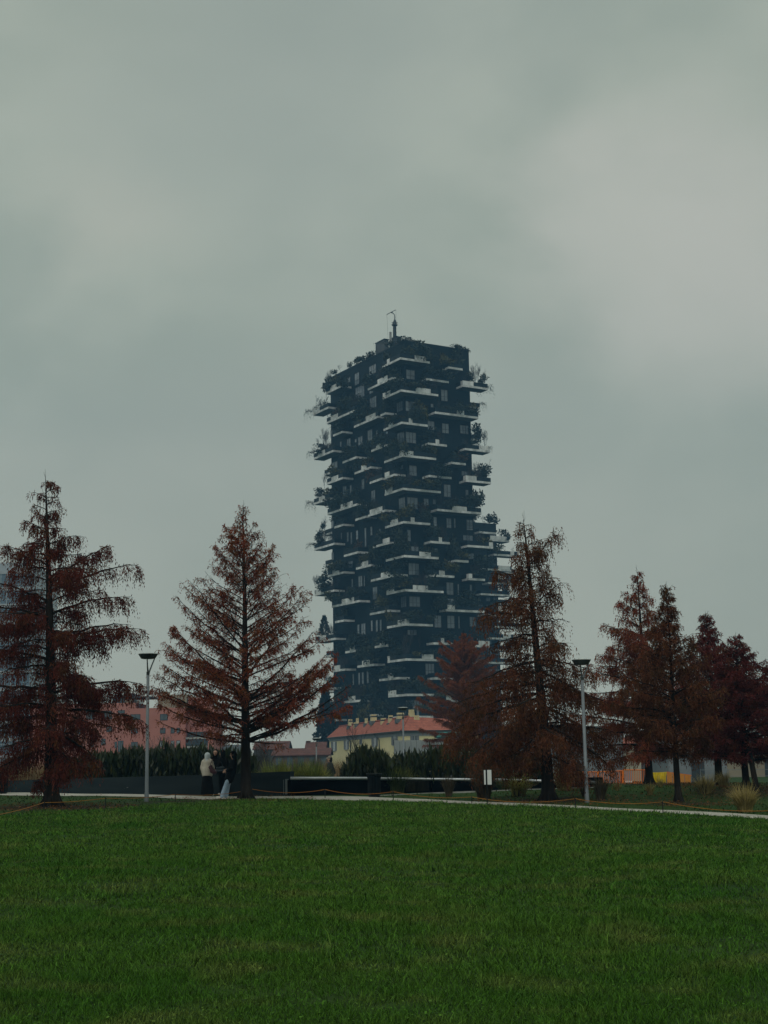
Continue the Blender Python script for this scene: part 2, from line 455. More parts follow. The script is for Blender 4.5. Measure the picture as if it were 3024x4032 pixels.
kc = rng.uniform(size=nc) < np.clip(.45 + 1.4*vnoise(xc, yc, .9, 21), .04, 1); xc, yc = xc[kc], yc[kc]; nc = len(xc)
zc = _gv(xc, yc) + rng.uniform(.005, .03, nc); sc_ = rng.uniform(.006, .012, nc)*(1 + yc*.012); ac = rng.uniform(0, 6.28, nc)
pc = np.stack([xc, yc, zc], 1); ux = np.stack([np.cos(ac), np.sin(ac), rng.normal(0, .35, nc)], 1)*sc_[:, None]; uy = np.stack([-np.sin(ac), np.cos(ac), rng.normal(0, .35, nc)], 1)*sc_[:, None]
vc = np.stack([pc - ux, pc - uy*.8, pc + ux, pc + uy*.8], 1).reshape(-1, 3)
VS.append(vc); QS.append(np.arange(nc*4).reshape(nc, 4) + off); off += len(vc)
tag(np_obj('lawn_grass', np_mesh('lawn_grass', np.concatenate(VS), [np.concatenate(QS), np.concatenate(TS)], m_lawn)), kind='stuff')
# broad clover / plantain leaves scattered near the camera belong to the same turf
VS, QS, TS, off = [], [], [], 0
n = 52000
x = rng.uniform(-22, 24, n); y = rng.uniform(33, 80, n)
ly = lawn_y(x); fy = np.interp(x, pf[:, 0], pf[:, 1]); ny = np.interp(x, pn[:, 0], pn[:, 1])
keep = (np.abs(x) < .31*y + 1) & (((y > ly + .1) & (y < ny - .1)) | ((y > fy + .05) & (x > -3.2 + (y - 50)*.3) & (y < 57 + 0*x)) | ((y > fy + .05) & (x > 9)))
keep &= rng.uniform(size=n) < np.clip(.55 + .9*vnoise(x, y, .8, 11), .1, 1) * np.where((x < 0) & (y < 47.5), .45, 1)
x, y = x[keep], y[keep]; n = len(x)
v, q, t = blades(np.stack([x, y, _gv(x, y)], 1), .045 * rng.lognormal(0, .35, n), .03 * rng.uniform(.6, 1.5, n), .8)
tag(np_obj('mown_grass', np_mesh('mown_grass', v, [q, t], m_mown)), kind='stuff')
# ------------------------------------------------------------------ planted apartment tower
D1 = 370.0
C0 = at(1592, 1344, D1); ZR = C0.z
def ray_z(px, py, z):
    d = ray(px, py); return EYE + d * ((z - EYE.z) / d.z)
_Fp = ray_z(1299, 1480, ZR); _Gp = ray_z(1847, 1379, ZR)
_au = math.atan2(_Fp.y - C0.y, _Fp.x - C0.x); _av = math.atan2(_Gp.y - C0.y, _Gp.x - C0.x)
_mid = (_au + _av) / 2
UD = Vector((math.cos(_mid + math.pi/4), math.sin(_mid + math.pi/4), 0)); VD = Vector((math.cos(_mid - math.pi/4), math.sin(_mid - math.pi/4), 0))
def ray_plane(px, py, o, n):
    d = ray(px, py); return EYE + d * ((o - EYE).dot(n) / d.dot(n))
LU = (ray_plane(1301, 1500, C0, VD) - C0).dot(UD); LV = (ray_plane(1846, 1400, C0, UD) - C0).dot(VD)
ZB = ground(C0.x, C0.y)
print('tower', C0, 'LU', LU, 'LV', LV, 'angles', math.degrees(_au), math.degrees(_av), 'H', ZR - ZB)
TW = bpy.data.objects.new('apartment_tower', None); COL.objects.link(TW)
TW.matrix_world = Matrix(((VD.x, UD.x, 0, C0.x), (VD.y, UD.y, 0, C0.y), (0, 0, 1, ZB), (0, 0, 0, 1)))
tag(TW, 'tall dark apartment tower with staggered white balconies full of trees', 'tower')
HB = ZR - ZB                     # local roof height; local x = along right face, y = along left face
def loc(p): q = p - C0; return Vector((q.dot(VD), q.dot(UD), p.z - ZB))
CR = {'A': (1200, 1300, .2411), 'B': (1560, 1300, .2411), 'C': (1200, 1680, .2411), 'D': (1560, 1680, .2411), 'E': (1200, 2060, .2411), 'F': (1560, 2060, .28933), 'G': (1200, 2440, .2411), 'H': (1540, 2440, .2411)}
def cpx(c, x, y): a, b, s = CR[c]; return a + x*s, b + y*s

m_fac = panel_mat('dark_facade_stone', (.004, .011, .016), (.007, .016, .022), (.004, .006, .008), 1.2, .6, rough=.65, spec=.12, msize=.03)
m_white = mat('white_balcony_panel', (.50, .52, .51), (.84, .85, .84), scale=.5, rough=.55, spec=.3, stretch=(1, 1, .25))
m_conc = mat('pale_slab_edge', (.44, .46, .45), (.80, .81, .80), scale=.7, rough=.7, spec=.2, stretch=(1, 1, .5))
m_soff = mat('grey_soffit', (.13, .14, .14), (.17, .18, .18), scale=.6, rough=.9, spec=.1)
m_par = mat('dark_parapet', (.007, .014, .019), (.012, .021, .027), scale=.6, rough=.5, spec=.15)
m_glassw = mat('window_glass', (.12, .145, .17), (.22, .25, .28), scale=.33, rough=.12, spec=.8, detail=2)  # pale base colour carries part of the reflected sky
m_frame = mat('window_frame_dark', (.018, .02, .022), rough=.5)

mb = MB(); mb.box(0, LV, 0, LU, 0, HB); mb.build('wall', m_fac, TW)
mb = MB()
mb.box(-.12, LV + .12, -.12, LU + .12, HB + .003, HB + .35); mb.build('roof', m_par, TW)

PV = 3.5
BALS = []
def to_local_balcony(c, t, xl, xv, xr, yv):
    X, Y = cpx(c, xv, yv); XL = cpx(c, xl, 0)[0]; XR = cpx(c, xr, 0)[0]
    pu = PV
    if t == 'L':
        o = C0 - VD * PV; V = loc(ray_plane(X, Y, o, VD)); a = loc(ray_plane(XL, Y, o, VD)).y - V.y; b = PV
    elif t == 'R':
        o = C0 - UD * PV; V = loc(ray_plane(X, Y, o, UD)); a = PV; b = loc(ray_plane(XR, Y, o, UD)).x - V.x
    else:
        o = C0 - UD * PV - VD * PV
        V0 = ray_plane(X, Y, o, (UD + VD).normalized()); V = loc(V0); V.x = -PV; V.y = -PV
        a = loc(ray_plane(XL, Y, o, VD)).y + PV; b = loc(ray_plane(XR, Y, o, UD)).x + PV
    return V, a, b
SLAB, PARH, TH = .62, 1.15, .14
def balcony(c, t, xl, xv, xr, yv, panels=()):
    V, a, b = to_local_balcony(c, t, xl, xv, xr, yv)
    x0, y0, z1 = V.x, V.y, V.z + SLAB/2; z0 = z1 - SLAB
    # slab: pale edge with soffit material underneath
    xe = x0 + b + (.06 if t == 'L' else 0); ye = y0 + a + (.06 if t == 'R' else 0)
    m = MB(); m.box(x0, xe, y0, ye, z0 + .02, z1)
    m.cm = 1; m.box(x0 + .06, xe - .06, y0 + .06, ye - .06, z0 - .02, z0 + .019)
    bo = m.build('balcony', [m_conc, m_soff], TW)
    # white panels, as ranges along the two front edges
    segL, segR = [], []           # along y (left facing), along x (right facing)
    for p0, p1 in panels:
        Y = cpx(c, 0, yv)[1]
        if p0 < xv - 2:
            q1 = min(p1, xv)
            s1 = loc(ray_plane(cpx(c, p0, 0)[0], Y, C0 + VD * x0, VD)).y; s0 = loc(ray_plane(cpx(c, q1, 0)[0], Y, C0 + VD * x0, VD)).y
            segL.append((max(s0, y0), min(s1, y0 + a)))
        if p1 > xv + 2:
            q0 = max(p0, xv)
            s0 = loc(ray_plane(cpx(c, q0, 0)[0], Y, C0 + UD * y0, UD)).x; s1 = loc(ray_plane(cpx(c, p1, 0)[0], Y, C0 + UD * y0, UD)).x
            segR.append((max(s0, x0), min(s1, x0 + b)))
    zt = z1 + PARH
    def runs(lo, hi, segs):
        out, cur = [], lo
        for s0, s1 in sorted(segs):
            if s0 > cur + .05: out.append((cur, s0))
            cur = max(cur, s1)
        if hi > cur + .05: out.append((cur, hi))
        return out
    def pb(*q): MB().box(*q).build('parapet', m_par, bo)
    for s0, s1 in runs(y0 + .05, y0 + a - .02, segL): pb(x0 + .05, x0 + .05 + TH, s0, s1, z1 + .002, zt)
    for s0, s1 in runs(x0 + .06 + TH, x0 + b - .02, segR): pb(s0, s1, y0 + .05, y0 + .05 + TH, z1 + .002, zt - .003)
    if t != 'R': pb(x0 + .06 + TH, min(x0 + b, x0 + PV) - .02, y0 + a - .02 - TH, y0 + a - .022, z1 + .002, zt - .003)
    if t != 'L': pb(x0 + b - .02 - TH, x0 + b - .022, y0 + .06 + TH, min(y0 + a, y0 + PV) - .02, z1 + .002, zt - .005)
    for s0, s1 in segL:
        if s1 - s0 < .1: continue
        n = max(1, round((s1 - s0) / 1.7)); k = MB()
        for i in range(n):
            q0, q1 = s0 + (s1 - s0)*i/n, s0 + (s1 - s0)*(i+1)/n
            k.box(x0 + .004, x0 + .05 + TH, q0 + .012, q1 - .012, z1 + .003, zt + .02)
        k.build('panel', m_white, bo)
    for s0, s1 in segR:
        if s1 - s0 < .1: continue
        n = max(1, round((s1 - s0) / 1.5)); k = MB()
        for i in range(n):
            q0, q1 = s0 + (s1 - s0)*i/n, s0 + (s1 - s0)*(i+1)/n
            k.box(q0 + .012, q1 - .012, y0 + .004, y0 + .05 + TH, z1 + .003, zt + .02)
        k.build('panel', m_white, bo)
    edge = (t == 'L' and y0 + a > LU + 1.0) or (t == 'R' and x0 + b > LV + 1.0)
    BALS.append(dict(t=t, x0=x0, y0=y0, a=a, b=b, z=z1, edge=edge))
    return bo

B_ = [
 # top part
 ('B','C',-231,62,550,460,[(-153,-108),(305,488)]), ('A','L',1025,1435,1617,780,[(1185,1350)]), ('B','R',390,497,858,800,[]),
 ('B','C',-221,75,686,985,[(-221,-98),(320,563)]), ('A','L',345,590,778,915,[(415,525)]), ('B','R',722,855,1085,610,[]),
 ('B','R',970,1090,1495,905,[(1050,1265)]), ('A','L',135,385,560,1262,[(135,240)]), ('A','L',355,815,1015,1312,[(420,540)]),
 ('A','L',1235,1320,1500,1358,[]), ('A','L',800,1190,1330,1415,[(995,1155)]), ('B','C',-208,77,515,1512,[(-128,-48),(207,267)]),
 ('B','R',510,635,1340,1345,[(990,1110)]),
 ('C','L',462,610,788,85,[]), ('C','L',145,465,640,395,[(210,330)]), ('C','L',615,840,1022,500,[]), ('C','L',812,1085,1230,665,[(920,1008)]),
 ('C','L',1085,1325,1440,305,[(1165,1245)]), ('D','R',398,525,828,278,[(645,705)]), ('D','R',1000,1122,1530,365,[(1355,1530)]),
 ('D','C',-198,90,652,472,[(50,285)]), ('D','R',868,898,1135,590,[]), ('D','R',1015,1140,1547,882,[(1095,1315)]),
 ('D','L',-188,-28,160,785,[(-188,-111)]), ('D','R',412,535,905,805,[]), ('C','L',360,620,795,838,[(432,545)]), ('C','L',1058,1260,1420,850,[]),
 ('D','C',-191,105,728,1015,[(-183,-65)]), ('C','L',148,400,575,1175,[(230,328)]), ('C','L',368,850,1040,1270,[(585,780)]),
 ('C','L',1028,1315,1470,1370,[(1060,1265)]), ('C','L',822,1000,1160,1470,[]), ('D','R',548,672,1390,1358,[(915,1155)]),
 ('D','C',-185,110,556,1560,[(-98,29),(240,303)]), ('C','L',480,632,808,1602,[]),
 # middle
 ('E','L',153,485,660,335,[]), ('E','L',1112,1380,1540,320,[(1272,1380)]), ('E','L',637,870,1050,475,[]), ('E','L',375,640,822,802,[(450,563)]),
 ('E','L',835,1080,1240,685,[(915,1033)]), ('E','L',1078,1500,1683,845,[(1242,1410)]), ('F','C',-143,105,578,448,[(317,472)]),
 ('F','R',362,468,728,255,[(580,625)]), ('F','R',870,975,1320,310,[(1265,1320)]), ('F','R',778,800,985,512,[]), ('F','R',372,482,792,712,[(585,662)]),
 ('F','R',885,990,1210,760,[(955,1037)]), ('F','C',-134,105,645,912,[(-134,-28),(228,435)]), ('E','L',160,480,640,1100,[(175,265)]),
 ('E','L',440,890,1075,1272,[(605,803)]), ('E','L',1062,1375,1568,1430,[]), ('F','R',600,680,1208,1185,[(700,802)]), ('F','C',-127,120,500,1378,[(20,180)]),
 ('E','L',492,640,828,1590,[]),
 # lower
 ('G','L',170,500,680,312,[(245,345)]), ('G','L',658,825,960,510,[(735,815)]), ('G','L',1140,1340,1500,420,[(1222,1305)]), ('H','R',565,690,1000,388,[(815,870)]),
 ('H','R',1230,1320,1610,430,[(1430,1610)]), ('G','L',855,1130,1300,735,[(935,1060)]), ('H','C',-60,255,800,650,[(-60,-20),(505,695)]),
 ('G','L',440,660,840,815,[(470,578)]), ('G','L',1215,1530,1723,955,[(1358,1445)]), ('H','R',573,710,1080,960,[]), ('G','L',640,905,1088,1325,[(705,825)]),
 ('H','C',-48,250,705,1228,[(-48,85)]), ('G','L',300,420,605,1120,[]), ('G','L',330,510,690,1640,[]),
 # balconies the trees and creepers half hide
 ('H','R',620,740,1300,1330,[(900,1010)]), ('G','L',900,1150,1330,1560,[]), ('H','R',1180,1290,1560,700,[]), ('H','C',-40,255,690,1590,[]), ('H','R',1150,1260,1520,1000,[(1300,1400)]),
]
for e in B_: balcony(*e)

# balconies seen end-on behind the two outer corners
def side_balcony(c, side, xo, yo):
    X, Y = cpx(c, xo, yo)
    if side == 'L':
        o = C0 + VD * 4.0; p = loc(ray_plane(X, Y, o, VD)); x0, x1, y0, y1 = 4.0, 11.0, LU - .06, p.y
    else:
        o = C0 + UD * 9.0; p = loc(ray_plane(X, Y, o, UD)); x0, x1, y0, y1 = LV - .06, p.x, 9.0, 17.0
    z1 = p.z + SLAB/2
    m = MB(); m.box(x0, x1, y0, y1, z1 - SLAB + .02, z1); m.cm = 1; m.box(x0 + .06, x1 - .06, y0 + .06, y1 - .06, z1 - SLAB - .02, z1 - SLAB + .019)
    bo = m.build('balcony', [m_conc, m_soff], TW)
    m = MB()
    if side == 'L':
        m.box(x0 + .05, x1 - .05, y1 - .2, y1 - .05, z1 + .002, z1 + PARH); m.box(x0 + .05, x0 + .2, LU + .02, y1 - .21, z1 + .002, z1 + PARH - .004)
    else:
        m.box(x1 - .2, x1 - .05, y0 + .05, y1 - .05, z1 + .002, z1 + PARH); m.box(LV + .02, x1 - .21, y0 + .05, y0 + .2, z1 + .002, z1 + PARH - .004)
    m.build('parapet', m_par, bo)
for e in (('C','L',320,790),('E','L',330,190),('E','L',335,695),('G','L',350,600),('G','L',330,1180),('B','R',1370,1275),('D','R',1390,225),('D','R',1400,1215)): side_balcony(*e)

# windows
WIN = [
 ('A','L',1055,1165,575,715,3),('A','L',820,890,700,890,2),('A','L',830,975,915,1110,4),('A','L',1065,1172,1095,1270,3),('A','L',1060,1115,985,1030,2),('A','L',700,745,770,850,1),
 ('A','L',1500,1575,655,745,2),('B','R',165,300,655,800,2),('B','R',735,835,978,1155,2),('B','R',155,310,1168,1322,3),('A','L',1505,1600,1175,1325,3),
 ('B','R',565,605,1205,1260,1),('B','R',515,620,1490,1625,2),('B','R',750,855,1530,1680,2),('B','R',1045,1175,1560,1690,3),('B','R',430,475,670,720,1),
 ('D','R',158,320,95,265,3),('C','L',1515,1630,95,262,3),('D','R',215,332,640,800,2),('C','L',1535,1610,640,700,1),('D','R',780,885,950,1145,2),('C','L',1540,1640,1165,1335,3),
 ('D','R',182,348,1160,1342,3),('D','R',450,525,1180,1300,2),('D','R',600,645,1190,1265,1),('D','R',610,660,1480,1642,1),('D','R',822,895,1500,1650,2),('D','R',1150,1245,1525,1660,2),
 ('D','R',1135,1175,1035,1165,2),('D','R',1068,1215,735,805,3),('D','R',945,965,1500,1650,1),
 ('C','L',1030,1105,55,225,2),('C','L',1170,1195,65,200,1),('C','L',875,945,165,295,2),('C','L',690,750,200,330,2),('C','L',430,452,60,170,1),('C','L',580,602,245,380,1),
 ('C','L',440,535,580,690,2),('C','L',690,760,660,755,2),('C','L',930,975,860,1020,1),('C','L',1090,1152,1045,1240,2),('C','L',625,680,970,1130,2),('C','L',740,765,960,1110,1),('C','L',440,472,1535,1650,1),
 ('C','L',1330,1360,80,120,1),('C','L',820,848,205,255,1),
 ('E','L',840,873,120,265,1),('E','L',980,1008,80,385,1),('E','L',1075,1105,60,195,1),('E','L',1200,1240,100,260,1),('E','L',690,718,150,300,1),('E','L',750,775,150,340,1),('E','L',595,608,160,330,1),
 ('E','L',880,942,865,1032,2),('E','L',968,982,865,1030,1),('E','L',1115,1187,1045,1240,2),('E','L',1127,1230,1322,1385,2),('E','L',1575,1660,1205,1370,3),('E','L',445,475,480,600,1),
 ('E','L',715,785,625,745,2),('E','L',455,555,690,755,3),('E','L',940,985,1095,1160,1),('E','L',768,788,915,1050,1),('E','L',845,890,335,380,2),('E','L',1340,1390,985,1050,1),
 ('F','R',152,195,95,245,1),('F','R',170,310,550,702,3),('F','R',685,775,810,972,2),('F','R',835,852,830,975,1),('F','R',1003,1028,840,995,1),('F','R',180,320,1002,1135,3),('E','L',1605,1680,545,700,2),
 ('F','R',690,780,1030,1105,2),('F','R',520,610,1258,1418,2),('F','R',695,790,1262,1428,2),('F','R',845,862,1270,1432,1),('F','R',1000,1078,1280,1405,2),('F','R',980,1055,412,488,2),
 ('F','R',912,1040,170,235,3),('F','R',958,1040,0,92,2),('F','R',205,300,320,380,2),('F','R',390,430,345,390,1),('F','R',520,560,345,390,1),('F','R',430,512,795,850,2),('F','R',155,275,1455,1520,3),
 ('G','L',862,895,82,258,1),('G','L',925,993,65,245,2),('G','L',1083,1110,15,185,1),('G','L',1163,1195,10,192,1),('G','L',1228,1257,5,180,1),('G','L',878,906,868,1060,1),('G','L',935,965,862,1050,1),
 ('G','L',1015,1046,848,1033,1),('G','L',1345,1395,790,880,2),('G','L',782,806,890,1065,1),('G','L',1140,1172,1095,1222,1),
 ('H','R',310,415,170,232,2),('H','R',240,500,1320,1475,6),('H','R',560,700,720,900,3),
]
def window(c, side, x0, x1, y0, y1, n, parent, mats=None):
    ym = (y0 + y1) / 2
    o, nn = (C0, VD) if side == 'L' else (C0, UD)
    A = loc(ray_plane(*cpx(c, x0, ym), o, nn)); B = loc(ray_plane(*cpx(c, x1, ym), o, nn))
    xm = (x0 + x1) / 2
    zt = loc(ray_plane(*cpx(c, xm, y0), o, nn)).z; zb = loc(ray_plane(*cpx(c, xm, y1), o, nn)).z
    s0, s1 = (B.y, A.y) if side == 'L' else (A.x, B.x)
    if s1 - s0 < .3: s1 = s0 + .3
    m = MB()
    def bx(a0, a1, z0, z1, d0, d1):
        if side == 'L': m.box(-d1, -d0, a0, a1, z0, z1)
        else: m.box(a0, a1, -d1, -d0, z0, z1)
    m.cm = 0; bx(s0, s1, zb, zt, .004, .03)
    m.cm = 1; fw = .09
    bx(s0 - fw, s0, zb - fw, zt + fw, .003, .09); bx(s1, s1 + fw, zb - fw, zt + fw, .003, .09)
    bx(s0 + .001, s1 - .001, zt, zt + fw, .003, .088); bx(s0 + .001, s1 - .001, zb - fw, zb, .003, .088)
    for i in range(1, n):
        q = s0 + (s1 - s0) * i / n; bx(q - .05, q + .05, zb + .001, zt - .001, .004, .08)
    if zt - zb > 2.2:
        q = zb + (zt - zb) * .38; bx(s0 + .002, s1 - .002, q - .04, q + .04, .005, .07)
    m.build('window', [m_glassw, m_frame], parent)
for e in WIN[:100]: window(*e, TW)

# rooftop: lift house, plant room, vents, maintenance crane
def roof_box(c, x0, x1, ytop, depth_in, wdt, name, m, cap=True):
    """box on the roof whose near left edge is at pixel x0, right x1"""
    o = C0 + UD * depth_in
    A = loc(ray_plane(*cpx(c, x0, ytop), o, UD)); B = loc(ray_plane(*cpx(c, x1, ytop), o, UD))
    k = MB(); k.box(A.x, B.x, depth_in, depth_in + wdt, HB + .36, A.z - .25)
    b = k.build(name, m, TW)
    if cap:
        k = MB(); k.box(A.x - .15, B.x + .15, depth_in - .15, depth_in + wdt + .15, A.z - .249, A.z); k.build('cap', m_par, b)
m_plant = mat('grey_plant_room', (.06, .066, .074), (.08, .088, .095), scale=.6, rough=.7)
roof_box('A', 1300, 1368, 138, 13.0, 5.0, 'plant_room', m_plant)
roof_box('A', 1490, 1572, 95, 7.0, 3.2, 'lift_house', m_plant)
roof_box('B', 577, 630, 240, .6, 1.4, 'vent', m_par)
def roof_at(c, x, y, depth_in): return loc(ray_plane(*cpx(c, x, y), C0 + UD * depth_in, UD))
base = roof_at('A', 1466, 150, 8.0); zt_ = roof_at('A', 1466, 0, 8.0).z
def mp(px, py): return loc(ray_plane(px, py, C0 + UD * 8.0, UD))
m_mast = mat('crane_steel', (.020, .026, .034), (.03, .038, .046), scale=2, rough=.5)
m_panelant = mat('pale_antenna_panel', (.34, .35, .34), (.40, .41, .40), scale=1, rough=.6)
S = 120/1659.0
def M(x, y): return mp(1500 + x*S, 1200 + y*S)
k = MB()
b0, b1 = M(745, 1800), M(745, 1150)
k.tube([Vector((b0.x, b0.y, HB + .3)), b0, b1], [.55, .5, .48], 10)
k.tube([M(745,1165), M(745,1120), M(748,1060), M(750,1000), M(752,900), M(752,760)], [.55, .85, .62, .60, .42, .06], 10)
mo = k.build('mast', m_mast, TW)
k = MB()
for y in (975, 1075):
    for s in (-1, 1):
        k.tube([M(750, y + 5), M(750 + s*165, y + (0 if s < 0 else 14))], [.11, .10], 6)
k.build('crossbar', m_mast, mo)
k = MB(); k.tube([M(755, 780), M(752, 600), M(735, 540), M(590, 395)], [.13, .11, .10, .09], 6)
k.tube([M(325, 550), M(335, 520), M(590, 390), M(800, 275), M(815, 300)], [.09, .1, .11, .1, .08], 6)
k.tube([M(540, 412), M(600, 440), M(650, 450)], [.1, .16, .08], 6); k.build('jib', m_mast, mo)
k = MB(); k.tube([M(325, 560), M(385, 1830)], .025, 4, False); k.tube([M(815, 300), M(830, 1600)], .025, 4, False); k.build('cable', m_mast, mo)
for xx0, xx1 in ((545, 650), (835, 915)):
    p0, p1 = M(xx0, 1430), M(xx1, 1430); lo = M(xx0, 1800)
    k = MB(); k.box(p0.x, p1.x, p0.y + .7, p0.y + 1.0, HB + .36, p0.z); k.build('antenna_panel', m_panelant, TW)
k = MB(); q = roof_at('B', 235, 180, 1.2); q2 = roof_at('B', 240, 115, 1.2); k.tube([Vector((q.x, q.y, HB + .3)), q2], .05, 5); k.tube([q2 + Vector((-.35,0,-.25)), q2 + Vector((-.05,0,-.1))], .2, 8); k.build('camera_pole', m_mast, TW)

# ------------------------------------------------------------------ second, lower tower behind
T2 = bpy.data.objects.new('apartment_tower', None); COL.objects.link(T2)
D2 = 440.0
c2 = at(1953, 2068, D2); z2 = c2.z; zb2 = ground(c2.x, c2.y)
T2.matrix_world = Matrix(((VD.x, UD.x, 0, c2.x), (VD.y, UD.y, 0, c2.y), (0, 0, 1, zb2), (0, 0, 0, 1)))
tag(T2, 'lower balconied tower half hidden behind the right side of the taller one', 'tower')
h2 = z2 - zb2
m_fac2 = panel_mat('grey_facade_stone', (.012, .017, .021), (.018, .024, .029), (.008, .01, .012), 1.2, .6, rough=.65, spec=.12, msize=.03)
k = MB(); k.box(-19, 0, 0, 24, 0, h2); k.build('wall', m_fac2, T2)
k = MB(); k.box(-19.1, .1, -.1, 24.1, h2 + .003, h2 + .4); k.build('roof', m_par, T2)
def bal2(x0, x1, z, pn=None, depth=3.5):
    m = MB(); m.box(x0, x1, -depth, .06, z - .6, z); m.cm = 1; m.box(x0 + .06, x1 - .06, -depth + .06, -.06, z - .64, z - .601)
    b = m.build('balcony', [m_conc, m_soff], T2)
    m = MB(); m.box(x0 + .05, x1 - .05, -depth + .05, -depth + .2, z + .002, z + 1.1); m.box(x0 + .05, x0 + .2, -depth + .21, -.02, z + .002, z + 1.096); m.box(x1 - .2, x1 - .05, -depth + .21, -.02, z + .002, z + 1.096)
    m.build('parapet', m_par, b)
    if pn:
        m = MB(); m.box(pn[0], pn[1], -depth + .004, -depth + .21, z + .003, z + 1.12); m.build('panel', m_white, b)
def z2at(y): return at(1953, y, D2).z - zb2
rr = random.Random(4)
for i, (y, x0, x1, pnl) in enumerate(((2105,-9,-2.5,None),(2132,-5,2.5,(-4.8,1.6)),(2188,-3.5,5.5,(2.8,4.2)),(2247,-8,3.2,(-2,2.5)),(2258,0,4.5,None),(2300,-6,3.5,(1.2,3)),(2345,-9,2,None),(2380,-3,5.0,(2,4.5)),(2425,-8,2.5,(0,2)),(2470,-4,5,None),(2515,-9,3,(-1,2)),(2560,-3,4.8,(2,4)),(2610,-8,3,None),(2660,-4,4,(1,3)),(2710,-7,2,None),(2760,-3,5,None))):
    bal2(x0, x1, z2at(y), pnl)
for i, y in enumerate(range(2090, 2760, 42)):
    for x0 in (-7.5, -4.6, -1.9):
        if rr.random() < .75:
            z = z2at(y); m = MB(); m.box(x0, x0 + 1.4, -.03, -.004, z - 2.2, z); m.cm = 1; m.box(x0 - .08, x0, -.09, -.003, z - 2.28, z + .08); m.box(x0 + 1.4, x0 + 1.48, -.09, -.003, z - 2.28, z + .08); m.box(x0 + .65, x0 + .75, -.08, -.031, z - 2.2, z)
            m.build('window', [m_glassw, m_frame], T2)

# ------------------------------------------------------------------ plants on the balconies
m_ever = mat('evergreen_leaf', (.020, .030, .022), (.044, .054, .032), scale=.5, rough=.6, island=.5, spec=.2)
m_olive = mat('olive_leaf', (.060, .062, .020), (.10, .085, .026), scale=.6, rough=.6, island=.5, spec=.2)
m_rust = mat('rust_leaf', (.050, .026, .012), (.085, .045, .016), scale=.6, rough=.6, island=.5, spec=.2)
m_twig = mat('grey_twig', (.035, .032, .030), (.06, .054, .05), scale=2, rough=.9)
def shrub_mesh(name, seed, m, w=1.0, h=1.0, n=420, leaf=.15, hang=0.0):
    g = np.random.default_rng(seed)
    nb = 7; cen = g.uniform(-1, 1, (nb, 3)) * [.32, .32, .28] + [0, 0, .52]; rad = g.uniform(.2, .36, nb)
    i = g.integers(0, nb, n); d = unit(g.normal(size=(n, 3))) * (g.uniform(size=(n, 1)) ** .45)
    P = cen[i] + d * rad[i][:, None]; P[:, 2] = np.clip(P[:, 2], .02, None)
    D = d + g.normal(size=(n, 3)) * .8; D[:, 2] += .2 - hang * 2
    P = P * [w, w, h]
    v, f = leaf_quads(P, D, leaf * g.uniform(.6, 1.4, n), leaf * g.uniform(.5, .9, n), g)
    return np_mesh(name, v, [f], m)
def trail_mesh(name, seed, m, n=420):
    g = np.random.default_rng(seed)
    a = g.uniform(0, 6.28, n); r = g.uniform(0, .5, n) ** .8; t = g.uniform(0, 1, n)
    P = np.stack([np.cos(a)*r*(1+.2*t), np.sin(a)*r*(1+.2*t), .35 - (r*2)**2*1.0*t], 1)
    D = np.stack([np.cos(a)*.5, np.sin(a)*.5, -1.2*t - .1 + .5*(1-t)], 1) + g.normal(size=(n, 3)) * .25
    v, f = leaf_quads(P, D, g.uniform(.10, .22, n), g.uniform(.018, .036, n), g)
    return np_mesh(name, v, [f], m)
def bare_mesh(name, seed, m, h=1.0, spread=.5, r0=.012, depth=4, multi=1, up=.35):
    g = random.Random(seed); mb = MB()
    def grow(p, d, L, r, k):
        pts = [p]; q = p.copy(); dd = d.copy()
        for s in range(3):
            dd = (dd + Vector((g.uniform(-1,1), g.uniform(-1,1), g.uniform(-.3,.6))) * .13).normalized(); q = q + dd * L / 3; pts.append(q.copy())
        mb.tube(pts, [r, r*.85, r*.7, r*.55], 4 if k < 2 else 3, False)
        if k >= depth: return
        for s in range(g.randint(3, 5) if k else g.randint(6, 9)):
            t = g.uniform(.3, 1.0); i = min(2, int(t*3)); pp = pts[i].lerp(pts[i+1], t*3 - i)
            az = g.uniform(0, 6.28); sd = Vector((math.cos(az), math.sin(az), g.uniform(.1, .6)))
            nd = (dd * (1 - spread) + sd.normalized() * spread + Vector((0,0,up*.3))).normalized()
            grow(pp, nd, L * g.uniform(.38, .62), r * .55, k + 1)
    for i in range(multi):
        az = g.uniform(0, 6.28); tl = 0.06 if multi == 1 else .28
        grow(Vector((math.cos(az)*.02*multi, math.sin(az)*.02*multi, 0)), Vector((math.cos(az)*tl, math.sin(az)*tl, 1)).normalized(), h * (.62 if multi == 1 else .58), r0, 0)
    zm = max(p[2] for p in mb.v); mb.v = [(p[0]/zm, p[1]/zm, p[2]/zm) for p in mb.v]
    return mb.mesh(name, m)
SH = {'evergreen': [shrub_mesh('shrub', 40+i, m_ever) for i in range(4)], 'olive': [shrub_mesh('shrub', 50+i, m_olive) for i in range(2)], 'rust': [shrub_mesh('shrub', 60+i, m_rust, n=300) for i in range(2)],
      'trailing': [trail_mesh('trailing_plant', 70+i, m_ever) for i in range(2)], 'bare': [bare_mesh('bare_tree', 80+i, m_twig, multi=1 + (i % 2)*4, r0=.0105) for i in range(5)],
      'conifer': []}
